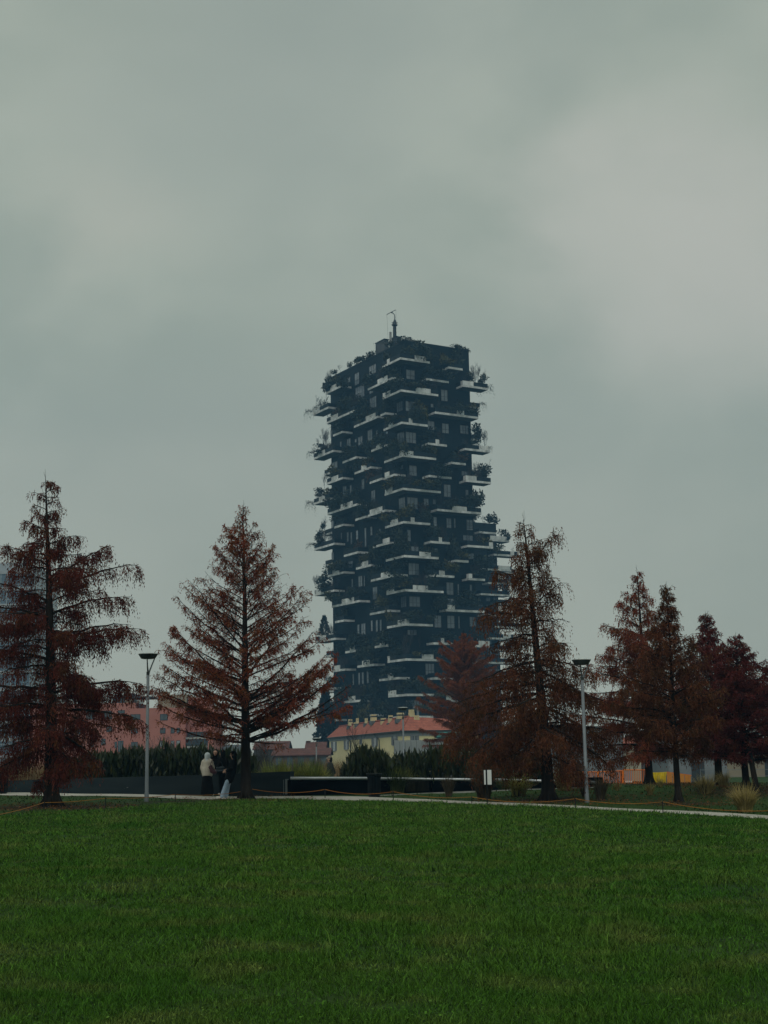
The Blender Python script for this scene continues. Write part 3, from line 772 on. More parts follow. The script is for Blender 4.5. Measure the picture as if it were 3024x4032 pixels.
def conifer_mesh(name, seed, m, n=2600):
    g = np.random.default_rng(seed)
    t = g.uniform(.06, 1, n) ** .9; a = g.uniform(0, 6.28, n); lay = np.floor(t*11)/11
    rr_ = (1 - t) ** .75 * .42 * (.6 + .4*np.sin(a*3 + lay*29) ) * g.uniform(.35, 1, n) ** .5 + .02
    P = np.stack([np.cos(a)*rr_, np.sin(a)*rr_, t*.96], 1); D = np.stack([np.cos(a), np.sin(a), g.uniform(-.5, .4, n)], 1) + g.normal(size=(n,3))*.3
    v, f = leaf_quads(P, D, g.uniform(.05, .1, n), g.uniform(.03, .05, n), g)
    return np_mesh(name, v, [f], m)
SH['conifer'] = [conifer_mesh('conifer', 90, m_ever)]
KINDW = {'evergreen': ('dark evergreen shrub', 'shrub', 'balcony_shrub'), 'olive': ('yellow-green bush', 'shrub', 'balcony_shrub'), 'rust': ('rust brown bush', 'shrub', 'balcony_shrub'),
         'trailing': ('drooping grassy plant', 'plant', 'trailing_plant'), 'bare': ('bare twiggy tree', 'tree', 'bare_balcony_tree'), 'conifer': ('pointed dark conifer', 'tree', 'balcony_conifer')}
ORD = ['', 'first', 'second', 'third', 'fourth', 'fifth', 'sixth', 'seventh', 'eighth', 'ninth', 'tenth', 'eleventh', 'twelfth', 'thirteenth', 'fourteenth', 'fifteenth', 'sixteenth', 'seventeenth', 'eighteenth', 'nineteenth', 'twentieth',
       'twenty-first', 'twenty-second', 'twenty-third', 'twenty-fourth', 'twenty-fifth', 'twenty-sixth', 'twenty-seventh', 'twenty-eighth', 'twenty-ninth', 'thirtieth', 'thirty-first', 'thirty-second', 'thirty-third', 'thirty-fourth', 'thirty-fifth', 'thirty-sixth', 'thirty-seventh', 'thirty-eighth', 'thirty-ninth', 'fortieth']
plants = []
PG = random.Random(21)
def plant(kind, p, wdt, hgt, where, key):
    me = PG.choice(SH[kind]); nm = KINDW[kind][2]
    o = bpy.data.objects.new(nm, me); COL.objects.link(o)
    o.location = C0 + VD * p.x + UD * p.y; o.location.z = ZB + p.z
    o.rotation_euler = (0, 0, PG.uniform(0, 6.28)); o.scale = (wdt, wdt, hgt)
    tag(o, None, KINDW[kind][1], 'plants on the balconies of the tower')
    plants.append((o, kind, where, key)); return o
names = {'C': 'front-corner', 'L': 'left-side', 'R': 'right-side', 'EL': 'outer-left-corner', 'ER': 'outer-right-corner'}
grp = {}
for b in BALS:
    kx = ('E' + b['t']) if b['edge'] else b['t']; grp.setdefault(kx, []).append(b)
for kx, bl in grp.items():
    bl.sort(key=lambda b: -b['z'])
    for i, b in enumerate(bl): b['desc'] = f"{ORD[i+1]} {names[kx]} balcony from the roof"; b['kx'] = kx
for b in sorted(BALS, key=lambda b: -b['z']):
    runs_ = []
    if b['t'] in 'LC': runs_.append(('y', b['a']))
    if b['t'] in 'RC': runs_.append(('x', b['b']))
    for ax, Ln in runs_:
        nseg = max(2, int(Ln / 2.3))
        for i in range(nseg):
            t = (i + PG.uniform(.25, .75)) / nseg
            if b['t'] == 'C' and t * Ln < 1.5 and ax == 'x': continue
            if PG.random() < .10: continue
            kind = PG.choices(['evergreen', 'olive', 'rust', 'trailing', 'bare'], [.25, .06, .02, .17, .50] if b['edge'] else [.55, .11, .025, .12, .28])[0]
            if kind == 'bare': wd = PG.uniform(2.6, 4.0); hg = PG.uniform(3.2, 5.2)
            elif kind == 'trailing': wd = PG.uniform(2.0, 3.2); hg = PG.uniform(1.8, 3)
            else: wd = PG.uniform(2.6, 5.2); hg = PG.uniform(1.8, 4.6)
            inset = PG.uniform(-.15, 1.3)
            p = Vector((b['x0'] + inset, b['y0'] + t*Ln, b['z'])) if ax == 'y' else Vector((b['x0'] + t*Ln, b['y0'] + inset, b['z']))
            if kind == 'trailing': p.z += PARH - .1; (setattr(p, 'x', b['x0'] + .2) if ax == 'y' else setattr(p, 'y', b['y0'] + .2))
            elif kind != 'bare': p.z += .25
            end = 'near' if t < .34 else ('middle of' if t < .67 else 'far')
            side = '' if b['t'] != 'C' else ('left arm of' if ax == 'y' else 'right arm of')
            wh = ('midway along ' if end == 'middle of' else f'at {end} end of ') + (side.replace(' of', ' of').strip() + ' ' if side else '') + b['desc']
            plant(kind, p, wd, hg, wh, (kind, wh))
# a taller second row against the facade
for b in BALS:
    for ax, Ln in ((('y', b['a']),) if b['t'] == 'L' else (('x', b['b']),)):
        for q in range(2 if Ln > 9 else 1):
            if PG.random() < .3: continue
            t = PG.uniform(.08, .92); kind = PG.choices(['evergreen', 'bare', 'olive'], [.2, .7, .1] if b['edge'] else [.5, .38, .12])[0]; inset = PG.uniform(2.0, 3.0); wd = PG.uniform(2.6, 4.2); hg = PG.uniform(3.2, 5.4)
            p = Vector((b['x0'] + inset, b['y0'] + t*Ln, b['z'])) if ax == 'y' else Vector((b['x0'] + t*Ln, b['y0'] + inset, b['z']))
            wh = 'near the wall, ' + ('second, ' if q else '') + 'on ' + b['desc']
            plant(kind, p, wd, hg, wh, (kind, wh))
# individual plants that break the outline, from the photo: crop, x, y(base), height, width (crop px), kind, plane
def pl(c, x, yb, h, wdt, kind, where, face='L', off=-1.5):
    o, nn = (C0 + VD*off, VD) if face == 'L' else (C0 + UD*off, UD)
    p = loc(ray_plane(*cpx(c, x, yb), o, nn)); s = CR[c][2] * (p.y*.0 + (at(1500, 2000, 1).length) ) ; d = (C0 + VD*p.x + UD*p.y - EYE).length
    mpp = CR[c][2] * d / F_PX
    return plant(kind, p, wdt * mpp, h * mpp, where, (kind, where))
P_ = [
 ('A',1170,365,170,150,'bare','on the roof beside the grey plant room','L',1.5),('A',1070,500,130,230,'evergreen','on the left roof edge, beside the plant room','L',.6),('A',930,530,110,190,'evergreen','on the left roof edge, second from the plant room','L',.6),
 ('A',850,560,110,120,'evergreen','on the left roof edge, third from the plant room','L',.6),('A',735,620,100,90,'evergreen','round and alone on the left roof edge','L',.6),('A',590,690,150,190,'bare','wide-crowned on the left roof edge','L',1),('A',480,720,70,120,'evergreen','low on the left roof edge','L',.6),
 ('A',400,930,290,120,'bare','at the outer end of the top left balcony','L',-1),('A',1440,350,150,240,'evergreen','at the foot of the rooftop mast','L',1.5),('B',130,210,90,240,'evergreen','on the roof right of the mast','R',.8),('B',290,225,70,150,'olive','on the roof edge right of the mast','R',.8),
 ('B',1010,340,90,200,'evergreen','on the right roof corner','R',.6),('B',1130,370,90,130,'evergreen','at the extreme right end of the roof','R',.6),('B',1000,560,270,240,'evergreen','hanging down the facade under the right roof corner','R',-.6),('B',180,440,180,190,'evergreen','tall on the top corner balcony','R',-1.5),
 ('B',430,600,200,220,'evergreen','beside the right end of the top corner balcony','R',-.8),('B',590,580,170,150,'evergreen','on the facade right of the top corner balcony','R',-.6),
 ('A',185,1250,210,180,'bare','at the tip of the first projecting left balcony','L',-1.5),('A',340,1200,170,170,'bare','low above the first projecting left balcony','L',-1.5),('A',75,1360,150,150,'trailing','over the tip of the first projecting left balcony','L',-3.2),
 ('C',310,350,360,290,'bare','at the left edge, tallest above the second projecting left balcony','L',-1.5),('C',210,370,190,170,'bare','slim at the second projecting left balcony','L',-2),('C',410,190,330,170,'bare','close to the left wall edge','L',-1),('C',110,450,120,130,'trailing','over the tip of the second projecting left balcony','L',-3.2),
 ('C',270,390,110,200,'evergreen','on the second projecting left balcony','L',-2),('C',330,1090,350,230,'bare','above the third projecting left balcony','L',-1.5),('C',90,1280,170,150,'trailing','over the tip of the third projecting left balcony','L',-3.2),('C',240,1130,110,190,'evergreen','on the third projecting left balcony','L',-2),
 ('E',315,110,140,100,'evergreen','column-like on the left edge under the third projecting balcony','L',1.5),('C',320,1659,220,220,'bare','over the left edge at half height','L',1.5),('E',240,300,170,180,'evergreen','round on the fourth projecting left balcony','L',-1.5),('E',110,370,110,150,'trailing','over the tip of the fourth projecting left balcony','L',-3),
 ('E',320,1090,240,260,'evergreen','large on the fifth projecting left balcony','L',-1.5),('E',190,1060,220,150,'bare','at the tip of the fifth projecting left balcony','L',-2),('E',470,1330,290,260,'olive','sprawling below the fifth projecting left balcony','L',-3),('E',330,830,60,80,'evergreen','small on the left edge, above the fifth projecting balcony','L',-1),
 ('G',320,280,350,270,'conifer','on the sixth projecting left balcony','L',-1.5),('G',400,560,120,140,'bare','on the left edge under the conifer','L',2),
 ('B',1200,830,140,150,'evergreen','on the first projecting right balcony','R',-1.5),('B',1310,870,360,240,'bare','tallest on the first projecting right balcony','R',-1.5),('B',1440,870,260,220,'bare','at the tip of the first projecting right balcony','R',-1.5),('B',1460,960,150,220,'trailing','over the tip of the first projecting right balcony','R',-3),
 ('B',1400,1230,120,130,'trailing','on the rear right balcony near the roof','R',8),('D',1300,250,260,220,'evergreen','on the second projecting right balcony','R',-1),('D',1460,310,270,170,'bare','slim at the tip of the second projecting right balcony','R',-2),('D',1510,360,90,110,'trailing','over the tip of the second projecting right balcony','R',-3.2),
 ('D',1330,810,250,190,'bare','slim on the third projecting right balcony','R',-1.5),('D',1500,820,300,240,'bare','wide at the tip of the third projecting right balcony','R',-2),('D',1430,880,160,190,'evergreen','at the tip of the third projecting right balcony','R',-2.5),('D',1270,830,150,110,'evergreen','at the inner end of the third projecting right balcony','R',-1),
 ('D',1340,1330,290,210,'evergreen','tall at the right edge above the fourth long right balcony','R',-1.5),('D',1420,1250,180,120,'bare','beyond the right edge above the fourth long right balcony','R',2),
 ('E',1180,820,420,270,'evergreen','huge and dark on the left side, at mid height','L',-2.2),('E',1330,560,380,200,'evergreen','tall and dark left of the front corner, at mid height','L',-1),('F',60,400,340,200,'evergreen','tall at the front corner, at mid height','L',-2.6),('F',560,250,160,230,'rust','on the right side with orange top','R',-1.5),
 ('D',440,1480,220,180,'rust','bright orange at the corner above mid height','R',-1),('F',600,1200,230,220,'evergreen','tall right of the corner in the lower half','R',-2),('F',780,620,400,220,'evergreen','huge on the right side, at mid height','R',-.8),('F',880,520,170,190,'evergreen','bushy right of the huge right-side one','R',-1.5),
 ('F',1200,330,170,200,'olive','big on the right edge, at mid height','R',-2.5),('F',90,900,170,240,'evergreen','wide at the front corner in the lower half','L',-3),('F',1130,720,240,260,'evergreen','big at the right edge in the lower half','R',-.5),('F',1000,1140,220,260,'evergreen','spreading on the right side in the lower half','R',-1),
 ('G',900,420,190,260,'evergreen','spreading on the left side in the lower third','L',-2),('G',1000,690,320,330,'evergreen','huge on the left side in the lower third','L',-1.2),('G',1450,560,230,300,'evergreen','huge left of the corner in the lower third','L',-1.5),('H',260,560,360,250,'bare','silvery at the corner in the lower third','R',-2.5),('H',460,540,370,140,'bare','slender right of the corner in the lower third','R',-1.5),
 ('H',860,340,150,330,'evergreen','wide on a right balcony in the lower third','R',-1.5),('H',330,1150,180,300,'evergreen','round at the corner near the bottom','R',-1),('G',1180,1330,330,280,'evergreen','big on the left side near the bottom','L',-.8),('G',1150,900,260,230,'evergreen','left of the corner above the bottom','L',-.8),
 ('G',560,640,220,240,'evergreen','drooping at the left edge in the lower third','L',-1.5),('H',1450,330,190,300,'evergreen','at the right edge in the lower third','R',-1),('G',1000,1700,300,260,'olive','round at the tower foot behind the chimneys','L',-4),('G',1330,1640,260,280,'evergreen','dark at the tower foot above the chimneys','L',-4),
 ('C',1050,560,330,210,'evergreen','tall and dark on the upper left side','L',-1),('C',1130,940,380,260,'rust','brownish and tall on the upper left side','L',-1.6),('C',930,1130,300,220,'bare','thin on the upper left side','L',-1),('D',600,260,240,330,'evergreen','large above a right balcony in the upper half','R',-1.2),
 ('D',130,560,300,140,'olive','tall and thin at the front corner in the upper half','R',-3.2),('D',760,830,150,330,'evergreen','clipped and wide on the upper right side','R',-2.5),('D',1000,620,240,300,'evergreen','large beside the second projecting right balcony','R',-.8),('A',700,1320,280,330,'evergreen','large on the upper left side','L',-1.5),('A',950,1300,240,250,'evergreen','large right of the upper left one','L',-1.2),
 ('A',880,1500,190,170,'bare','thin above the fourth left balcony','L',-2),('B',400,1480,330,220,'olive','olive and tall right of the upper corner','R',-1),('B',240,1500,200,150,'evergreen','dark under the upper corner window','R',-2.5),('A',640,960,180,210,'evergreen','dark on the top left balcony','L',-2.6),
]
for e in P_: pl(*e)
# labels: make each one single out its plant
cnt = {}
for o, kind, where, key in plants: cnt.setdefault(key, []).append(o)
for key, os_ in cnt.items():
    for i, o in enumerate(os_):
        o['label'] = f"{KINDW[key[0]][0]} {key[1]}" if len(os_) == 1 else f"{'taller' if o.scale.z == max(q.scale.z for q in os_) else 'lower'} {KINDW[key[0]][0].split(' ', 1)[1]} {key[1]}"
print('plants', len(plants), 'balconies', len(BALS), 'max label words', max(len(o['label'].split()) for o, *_ in plants))

# plants on the lower tower
P2_ = [(-1.5,1.5,h2+.4,4.5,3.6,'evergreen','on its roof, near the right corner'),(-4.5,1.2,h2+.4,4,2.6,'bare','on its roof, in the middle'),(-8,1.4,h2+.4,4,2.4,'evergreen','on its roof, next to the taller tower'),
 (1.6,-2,z2at(2130),4,3.5,'evergreen','at its top right balcony end'),(-2,-2.6,z2at(2188),4.5,3.6,'olive','on its second balcony'),(4.6,-2,z2at(2186),3.5,3.5,'bare','at the tip of its second balcony'),(-5,-2.8,z2at(2247),4.5,3.8,'evergreen','on its third balcony'),
 (2.5,-2.4,z2at(2300),3.6,3.2,'evergreen','at the tip of its fifth balcony'),(-4,-2.8,z2at(2300),4.4,4,'evergreen','inside its fifth balcony'),(0,-2.8,z2at(2345),4,3.4,'evergreen','on its sixth balcony'),(3.6,-2.2,z2at(2380),3.5,3,'rust','at the tip of its seventh balcony'),
 (-4,-2.8,z2at(2425),5,4,'evergreen','on its eighth balcony'),(1,-2.6,z2at(2470),4,3.6,'evergreen','on its ninth balcony'),(-5,-2.8,z2at(2515),5,4,'evergreen','on its tenth balcony'),(2,-2.6,z2at(2560),4,3.4,'olive','on its eleventh balcony')]
for x, y, z, wd, hg, kind, where in P2_:
    me = PG.choice(SH[kind]); o = bpy.data.objects.new(KINDW[kind][2], me); COL.objects.link(o)
    o.location = c2 + VD*x + UD*y; o.location.z = zb2 + z; o.rotation_euler = (0, 0, PG.uniform(0, 6.28)); o.scale = (wd, wd, hg)
    tag(o, KINDW[kind][0] + ' of the lower rear tower, ' + where, KINDW[kind][1], 'plants on the lower tower')
# ------------------------------------------------------------------ bald cypress / larch like trees in autumn colour
def foliage_mat(name, c1, c2, c3):
    m = mat(name, c1, c2, scale=.9, rough=.8, spec=.1, island=.5, transl=.38, detail=3)
    n_ = m.node_tree.nodes; l_ = m.node_tree.links
    hv = [x for x in n_ if x.type == 'HUE_SAT'][0]; src = hv.inputs['Color'].links[0].from_socket
    tc_ = n_.new('ShaderNodeTexCoord'); nz = n_.new('ShaderNodeTexNoise'); nz.inputs['Scale'].default_value = 2.3; nz.inputs['Detail'].default_value = 2
    l_.new(tc_.outputs['Object'], nz.inputs['Vector'])
    mr = n_.new('ShaderNodeMapRange'); mr.inputs['From Min'].default_value = .48; mr.inputs['From Max'].default_value = .66; l_.new(nz.outputs['Fac'], mr.inputs['Value'])
    mx = n_.new('ShaderNodeMix'); mx.data_type = 'RGBA'; mx.inputs['B'].default_value = (*c3, 1); l_.new(src, mx.inputs['A']); l_.new(mr.outputs[0], mx.inputs['Factor'])
    l_.new(mx.outputs['Result'], hv.inputs['Color'])
    return m
m_bark = mat('dark_bark', (.012, .010, .008), (.030, .025, .020), scale=4, rough=.95, spec=.1, bump=.9, bump_scale=9, stretch=(1, 1, .18), coords='Object')
FOL = {
 'maroon': foliage_mat('maroon_needles', (.095, .022, .016), (.145, .034, .022), (.115, .046, .016)),
 'russet': foliage_mat('russet_needles', (.270, .066, .034), (.165, .044, .024), (.200, .084, .028)),
 'brown': foliage_mat('brown_needles', (.110, .044, .021), (.165, .058, .027), (.100, .050, .019)),
 'orange': foliage_mat('orange_needles', (.270, .090, .034), (.190, .070, .028), (.310, .082, .036)),
 'wine': foliage_mat('wine_needles', (.105, .023, .022), (.150, .035, .029), (.110, .040, .020)),
}
def cypress(label, base, top, prof, fol, seed, r0, n_br=62, e_low=5, e_up=45, sag=.5, tip=.2, hang=.7, inner=.25, dens=1.0, strand=(.15, .35), clear=.14, gap=.25, cones=0, group='autumn conifers along the path', flat=.8, trunk2=None, limbs=(), bow=.25, leaf=(.06, .12), bare=.12, topd=1.0, sig=.8, limb_r=1.0, wide=1.0):
    g = random.Random(seed); G = np.random.default_rng(seed)
    B = on_ground(*base); Y = B.y
    T = at(top[0], top[1], Y); H = T.z - B.z; lean = T.x - B.x
    root = empty('conifer_tree', B, label, 'tree', group)
    def axis(t): return Vector((lean * (t ** 1.35) + .05*math.sin(t*7 + seed)*H*.04*t, .06*math.sin(t*5 + seed*2), t * H))
    PR = []
    for (y, xl, xr) in prof:
        a, b = at(xl, y, Y), at(xr, y, Y); t = (a.z - B.z) / H
        ax = axis(max(0, min(1, t))).x + B.x
        PR.append((t, max(.06, ax - a.x), max(.06, b.x - ax)))
    PR.sort()
    pt, pl_, pr_ = [p[0] for p in PR], [p[1] for p in PR], [p[2] for p in PR]
    def reach(t, cosa):
        w = .5 + .5*cosa; return (1 + (wide - 1)*min(1, (1 - t)*2.2)) * float(np.interp(t, pt, pl_) * (1 - w) + np.interp(t, pt, pr_) * w)
    mb = MB(); ns = 18
    pts = [axis(i/(ns-1)) for i in range(ns)]; rad = [r0 * (1 - i/(ns-1))**.9 + .008 for i in range(ns)]
    pts.insert(1, axis(.022)); rad.insert(1, r0*1.12); rad[0] = r0*1.5
    mb.tube(pts, rad, 10)
    for k in range(6):
        a = k*1.047 + seed; d = Vector((math.cos(a), math.sin(a), 0))
        mb.tube([Vector((0,0,.5)) + d*r0*.62, Vector((0,0,.2)) + d*r0*.95, d*r0*1.5 + Vector((0,0,.04)), d*r0*2.0 - Vector((0,0,.08))], [r0*.32, r0*.36, r0*.28, r0*.1], 6)
    if trunk2:
        q = on_ground(*trunk2) - B
        mb.tube([q - Vector((0,0,.05)), q*.9 + Vector((0,0,.25)), q*.5 + Vector((0,0,H*.25)), axis(.5)], [r0*1.2, r0*.85, r0*.65, r0*.3], 9)
    SP, SD, SL, SK = [], [], [], []
    cone_p = []
    t0 = max(clear, min(pt))
    paths = []
    for (ys, tx, ty, dy) in limbs:
        S_ = at(base[0], ys, Y); ts = max(.05, min(.97, (S_.z - B.z)/H)); p0 = axis(ts)
        q = at(tx, ty, Y + dy) - B
        c1 = p0.lerp(q, .5) ; c1.z = p0.z + (q.z - p0.z)*.5 + bow*(q - p0).length
        bp = []
        for s in range(11):
            u_ = s/10; bp.append(p0*(1-u_)**2 + c1*2*u_*(1-u_) + q*u_*u_ + Vector((g.gauss(0,.03), g.gauss(0,.03), g.gauss(0,.02)))*min(1, s))
        paths.append((bp, ts, (q - p0).length, 1.25))
    for i in range(n_br):
        f = i / (n_br - 1); t = t0 + (.99 - t0) * (f ** .95)
        t = min(.99, max(clear, t + g.uniform(-.7, .7)/n_br))
        az = i * 2.39996 + g.uniform(-.5, .5); ca = math.cos(az)
        L = reach(t, ca) * g.uniform(.70, 1.10)
        if g.random() < gap: L *= g.uniform(.35, .7)
        if limbs and abs(ca) > .55: L *= .72
        L = max(L, .15)
        e0 = R(e_low + (e_up - e_low) * t + g.uniform(-10, 10))
        hd = Vector((ca, math.sin(az) * flat, 0)).normalized()
        nseg = 9; q = axis(t); bp = [q]; wob = g.uniform(-.3, .3)
        for s in range(nseg):
            u_ = (s + .5)/nseg
            el_s = e0 - sag * math.sin(min(1, u_*1.25) * math.pi * .5) + tip * max(0, u_ - .6) * 2.2
            a2 = wob * (u_ - .3) + g.uniform(-.1, .1)
            h2 = Vector((hd.x*math.cos(a2) - hd.y*math.sin(a2), hd.x*math.sin(a2) + hd.y*math.cos(a2), 0))
            q = q + (h2 * math.cos(el_s) + Vector((0,0,math.sin(el_s) + g.uniform(-.04,.04)))) * (L / nseg / max(.62, math.cos(e0 - sag*.5)))
            if q.z < .12: q.z = .12 + g.uniform(0, .1)
            bp.append(q.copy())
        paths.append((bp, t, L, 1.0))
    for i in range(7):
        tt = .90 + .018*i; p = axis(tt); a_ = g.uniform(0, 6.28); l_ = H*(.02 + .35*(1 - tt)); d_ = Vector((math.cos(a_)*.5, math.sin(a_)*.5, 1)).normalized()
        mb.tube([p, p + d_*l_*.5, p + (d_ + Vector((0,0,.25))).normalized()*l_], [.007, .005, .003], 3, False)
    mb.tube([axis(.99), axis(1.0) + Vector((g.uniform(-.05,.05), 0, H*.035))], [.008, .003], 3, False)
    down = Vector((0,0,-1))
    for bp, t, L, wt in paths:
        nseg = len(bp) - 1
        rb = min(r0*.36, .007 + .0125*L * (1.15 - t*.5)) * wt * limb_r
        mb.tube(bp, [rb * (1 - s/nseg)**.8 + .004 for s in range(nseg + 1)], 5, False)
        bare_branch = g.random() < bare
        n2 = int(4 + L * 7.5)
        for j in range(n2):
            u_ = inner + (1 - inner) * ((j + g.random()) / n2)
            idx = min(nseg - 1, int(u_*nseg)); p = bp[idx].lerp(bp[idx+1], u_*nseg - idx)
            bd = (bp[idx+1] - bp[idx]).normalized()
            side = bd.cross(Vector((0,0,1))); side = side.normalized() if side.length > .1 else Vector((1,0,0))
            sgn = 1 if j % 2 else -1
            tl = (.14 + .30*min(2.2, L)*(1 - .72*u_)) * g.uniform(.5, 1.25)
            dd = (bd*g.uniform(.5, 1.0) + side*sgn*g.uniform(.35, 1.1) + Vector((0,0,g.uniform(-.2, .35)))).normalized()
            tp = [p]; qq = p.copy()
            for s in range(3):
                dd = (dd + down*hang*.16 + Vector((g.gauss(0,.1), g.gauss(0,.1), 0))).normalized(); qq = qq + dd*tl/3; tp.append(qq.copy())
            mb.tube(tp, [.008, .006, .005, .003], 3, False)
            dn = g.lognormvariate(-.1, sig) * (.25 if bare_branch else 1.0) * (.55 + .45*min(1, u_*1.6)) * (1.12 if wt > 1 else 1) * (1.15 if t < .42 else 1) * (topd if .7 < t < .9 else (.55 if t >= .9 else 1))
            ns_ = max(1, int((2 + tl * 26) * dens * dn))
            for s in range(ns_):
                w_ = g.random(); i2 = min(2, int(w_*3)); pp = tp[i2].lerp(tp[i2+1], w_*3 - i2); d2 = (tp[i2+1] - tp[i2]).normalized()
                SP.append(pp); SD.append(d2*.55 + Vector((g.gauss(0,.5), g.gauss(0,.5), g.gauss(0,.3)))); SL.append(g.uniform(*strand) * (.35 + .65*min(1, (1.02 - t)*3.2)))
            if cones and g.random() < cones: cone_p.append(tp[-1] + down*.12)
    n = len(SP)
    P = np.array([tuple(p) for p in SP]); D = unit(np.array([tuple(p) for p in SD])); L_ = np.array(SL)[:, None]
    dn_ = np.array([[0, 0, -1.0]])
    LPs, LDs = [], []
    K = 5
    for k in range(K):
        s = (k + G.uniform(0, 1, (n, 1))) / K
        q = P + D * L_ * s * (1 - .55*hang*s) + dn_ * L_ * hang * s**1.4
        tg = D * (1 - 1.1*hang*s) + dn_ * hang * 1.4 * s**.4 + G.normal(size=(n, 3)) * .38
        LPs.append(q); LDs.append(tg)
    P = np.concatenate(LPs); D = np.concatenate(LDs); m_ = len(P)
    ll = G.uniform(*leaf, m_); P[:, 2] = np.maximum(P[:, 2], .05)
    v, fq = leaf_quads(P, D, ll, ll * G.uniform(.16, .30, m_) + .004, G)
    np_obj('crown', np_mesh('crown', v, [fq], FOL[fol]), root)
    mb.build('trunk', m_bark, root, smooth=True)
    if cone_p:
        cm = MB()
        for p in cone_p: cm.lathe([(.001, .035), (.022, .02), (.03, 0), (.022, -.02), (.001, -.034)], (p.x, p.y, p.z - .03), 6)
        c_ = cm.build('cones', m_bark, root); c_['kind'] = 'stuff'
    return root, m_

TREES = []
TREES.append(cypress('large maroon conifer with drooping curtains of needles, leftmost of the trees', (203,3176), (180,1888),
  [(1890,165,190),(1960,105,270),(2060,115,275),(2110,135,265),(2160,30,345),(2250,-20,500),(2330,-60,470),(2420,-70,430),(2500,-130,500),(2610,-160,470),(2640,-160,360),(2700,-170,470),(2800,-170,540),(2860,-190,540),(2960,-200,420),(3020,-20,330),(3070,20,260)],
  'maroon', 11, .225, n_br=72, e_low=2, e_up=38, sag=.5, tip=.25, hang=1.0, inner=.10, dens=1.15, strand=(.22,.55), clear=.10, gap=.2, cones=.05, bow=.10,
  limbs=((2330,545,2222,.3),(2300,425,2150,-.2),(2420,512,2350,.6),(2520,505,2460,-.8),(2530,562,2478,.1),(2560,470,2500,.9),(2690,345,2660,-1.2),(2730,555,2685,.2),(2760,500,2720,.9),(2800,570,2838,-.3),(2850,480,2870,.8),(2880,380,2990,-.9),(2230,20,2150,.3),(2240,60,2230,-.8),(2370,-60,2285,.2),(2430,-90,2390,-.7),(2480,-30,2470,-1.3),(2600,-140,2560,.4),(2620,0,2650,-1.3),(2720,-170,2720,.2),(2790,-120,2800,-1.0),(2830,-190,2880,.5),(2880,60,2990,-1.1),(2900,120,3020,-.6),(2140,320,2110,.2),(2100,95,2050,.1))))
TREES.append(cypress('tall open russet conifer with bare spreading limbs, beside the standing people', (968,3146), (958,2008),
  [(2010,954,962),(2060,935,980),(2120,885,1018),(2200,815,1092),(2300,740,1150),(2400,675,1210),(2500,610,1290),(2620,560,1370),(2700,530,1410),(2790,520,1430),(2870,530,1430),(2925,620,1360)],
  'russet', 22, .19, n_br=135, e_low=6, e_up=50, sag=.05, tip=.42, hang=.6, inner=.14, dens=.50, strand=(.12,.30), sig=.75, limb_r=.72, clear=.175, gap=.2, cones=.012, bow=-.09, bare=.2, topd=1.3,
  limbs=((2925,1375,2700,.3),(2888,1318,2585,-.3),(2890,1250,2690,.8),(2925,625,2845,.2),(2880,615,2772,-.5),(2800,618,2655,.4),(2720,680,2470,-.2),(2575,700,2355,.3),(2840,600,2700,.9),(2860,1360,2790,-.8),(2760,1230,2490,.2),(2660,1170,2380,-.4),(2680,655,2560,-.6),(2790,1290,2620,.6),(2640,740,2420,.5),(2890,820,2880,-1.4),(2905,1120,2925,-1.3),(2890,1300,2610,.1),(2890,1335,2655,-.4),(2920,1365,2745,.5),(2860,1290,2570,.7),(2870,1260,2640,1.0),(2850,600,2720,.2),(2780,640,2620,-.9))))
TREES.append(cypress('broad brown weeping conifer, right of the blank white signboard', (2160,3152), (2060,2045),
  [(2048,2055,2068),(2090,2025,2105),(2180,2000,2190),(2250,1955,2205),(2320,1975,2215),(2420,1890,2235),(2460,1960,2215),(2560,1925,2275),(2680,1850,2345),(2800,1810,2390),(2900,1790,2425),(2985,1830,2410),(3010,1950,2330)],
  'brown', 33, .22, n_br=86, e_low=2, e_up=42, sag=.5, tip=.12, hang=1.0, inner=.06, dens=1.0, strand=(.25,.65), clear=.125, gap=.15, cones=.02, bow=.08,
  limbs=((2350,1905,2395,.2),(2300,1955,2245,-.2),(2420,1885,2430,-.7),(2240,2200,2090,.1),(2400,2210,2290,.3),(2450,2225,2440,-.5),(2600,2330,2640,.2),(2700,2385,2760,-.4),(2860,2420,2880,.3),(2900,2400,2990,-.7),(2650,1850,2690,.3),(2730,1800,2820,-.4),(2850,1780,2930,.2),(2800,1900,2960,-1.1),(2820,2080,2960,-1.5),(2500,1930,2540,.5),(2690,1790,2770,.1),(2750,1765,2890,-.6),(2790,1840,2990,-1.0),(2830,1890,3020,.6),(2780,2440,2960,.4),(2850,2410,3020,-.6),(2870,2280,3010,-1.3),(2600,1860,2700,-.9),(2640,2330,2760,-.8))))
TREES.append(cypress('bright orange red conifer standing behind the weeping brown one', (1843,3062), (1825,2492),
  [(2495,1818,1832),(2570,1785,1877),(2600,1735,1915),(2680,1720,1955),(2770,1670,1985),(2860,1635,2010),(2930,1640,2010),(2960,1680,1970)],
  'orange', 44, .16, n_br=125, e_low=8, e_up=50, sag=.2, tip=.2, hang=.55, inner=.06, dens=1.9, strand=(.2,.5), clear=.10, gap=.15, leaf=(.08,.15), bare=.05))
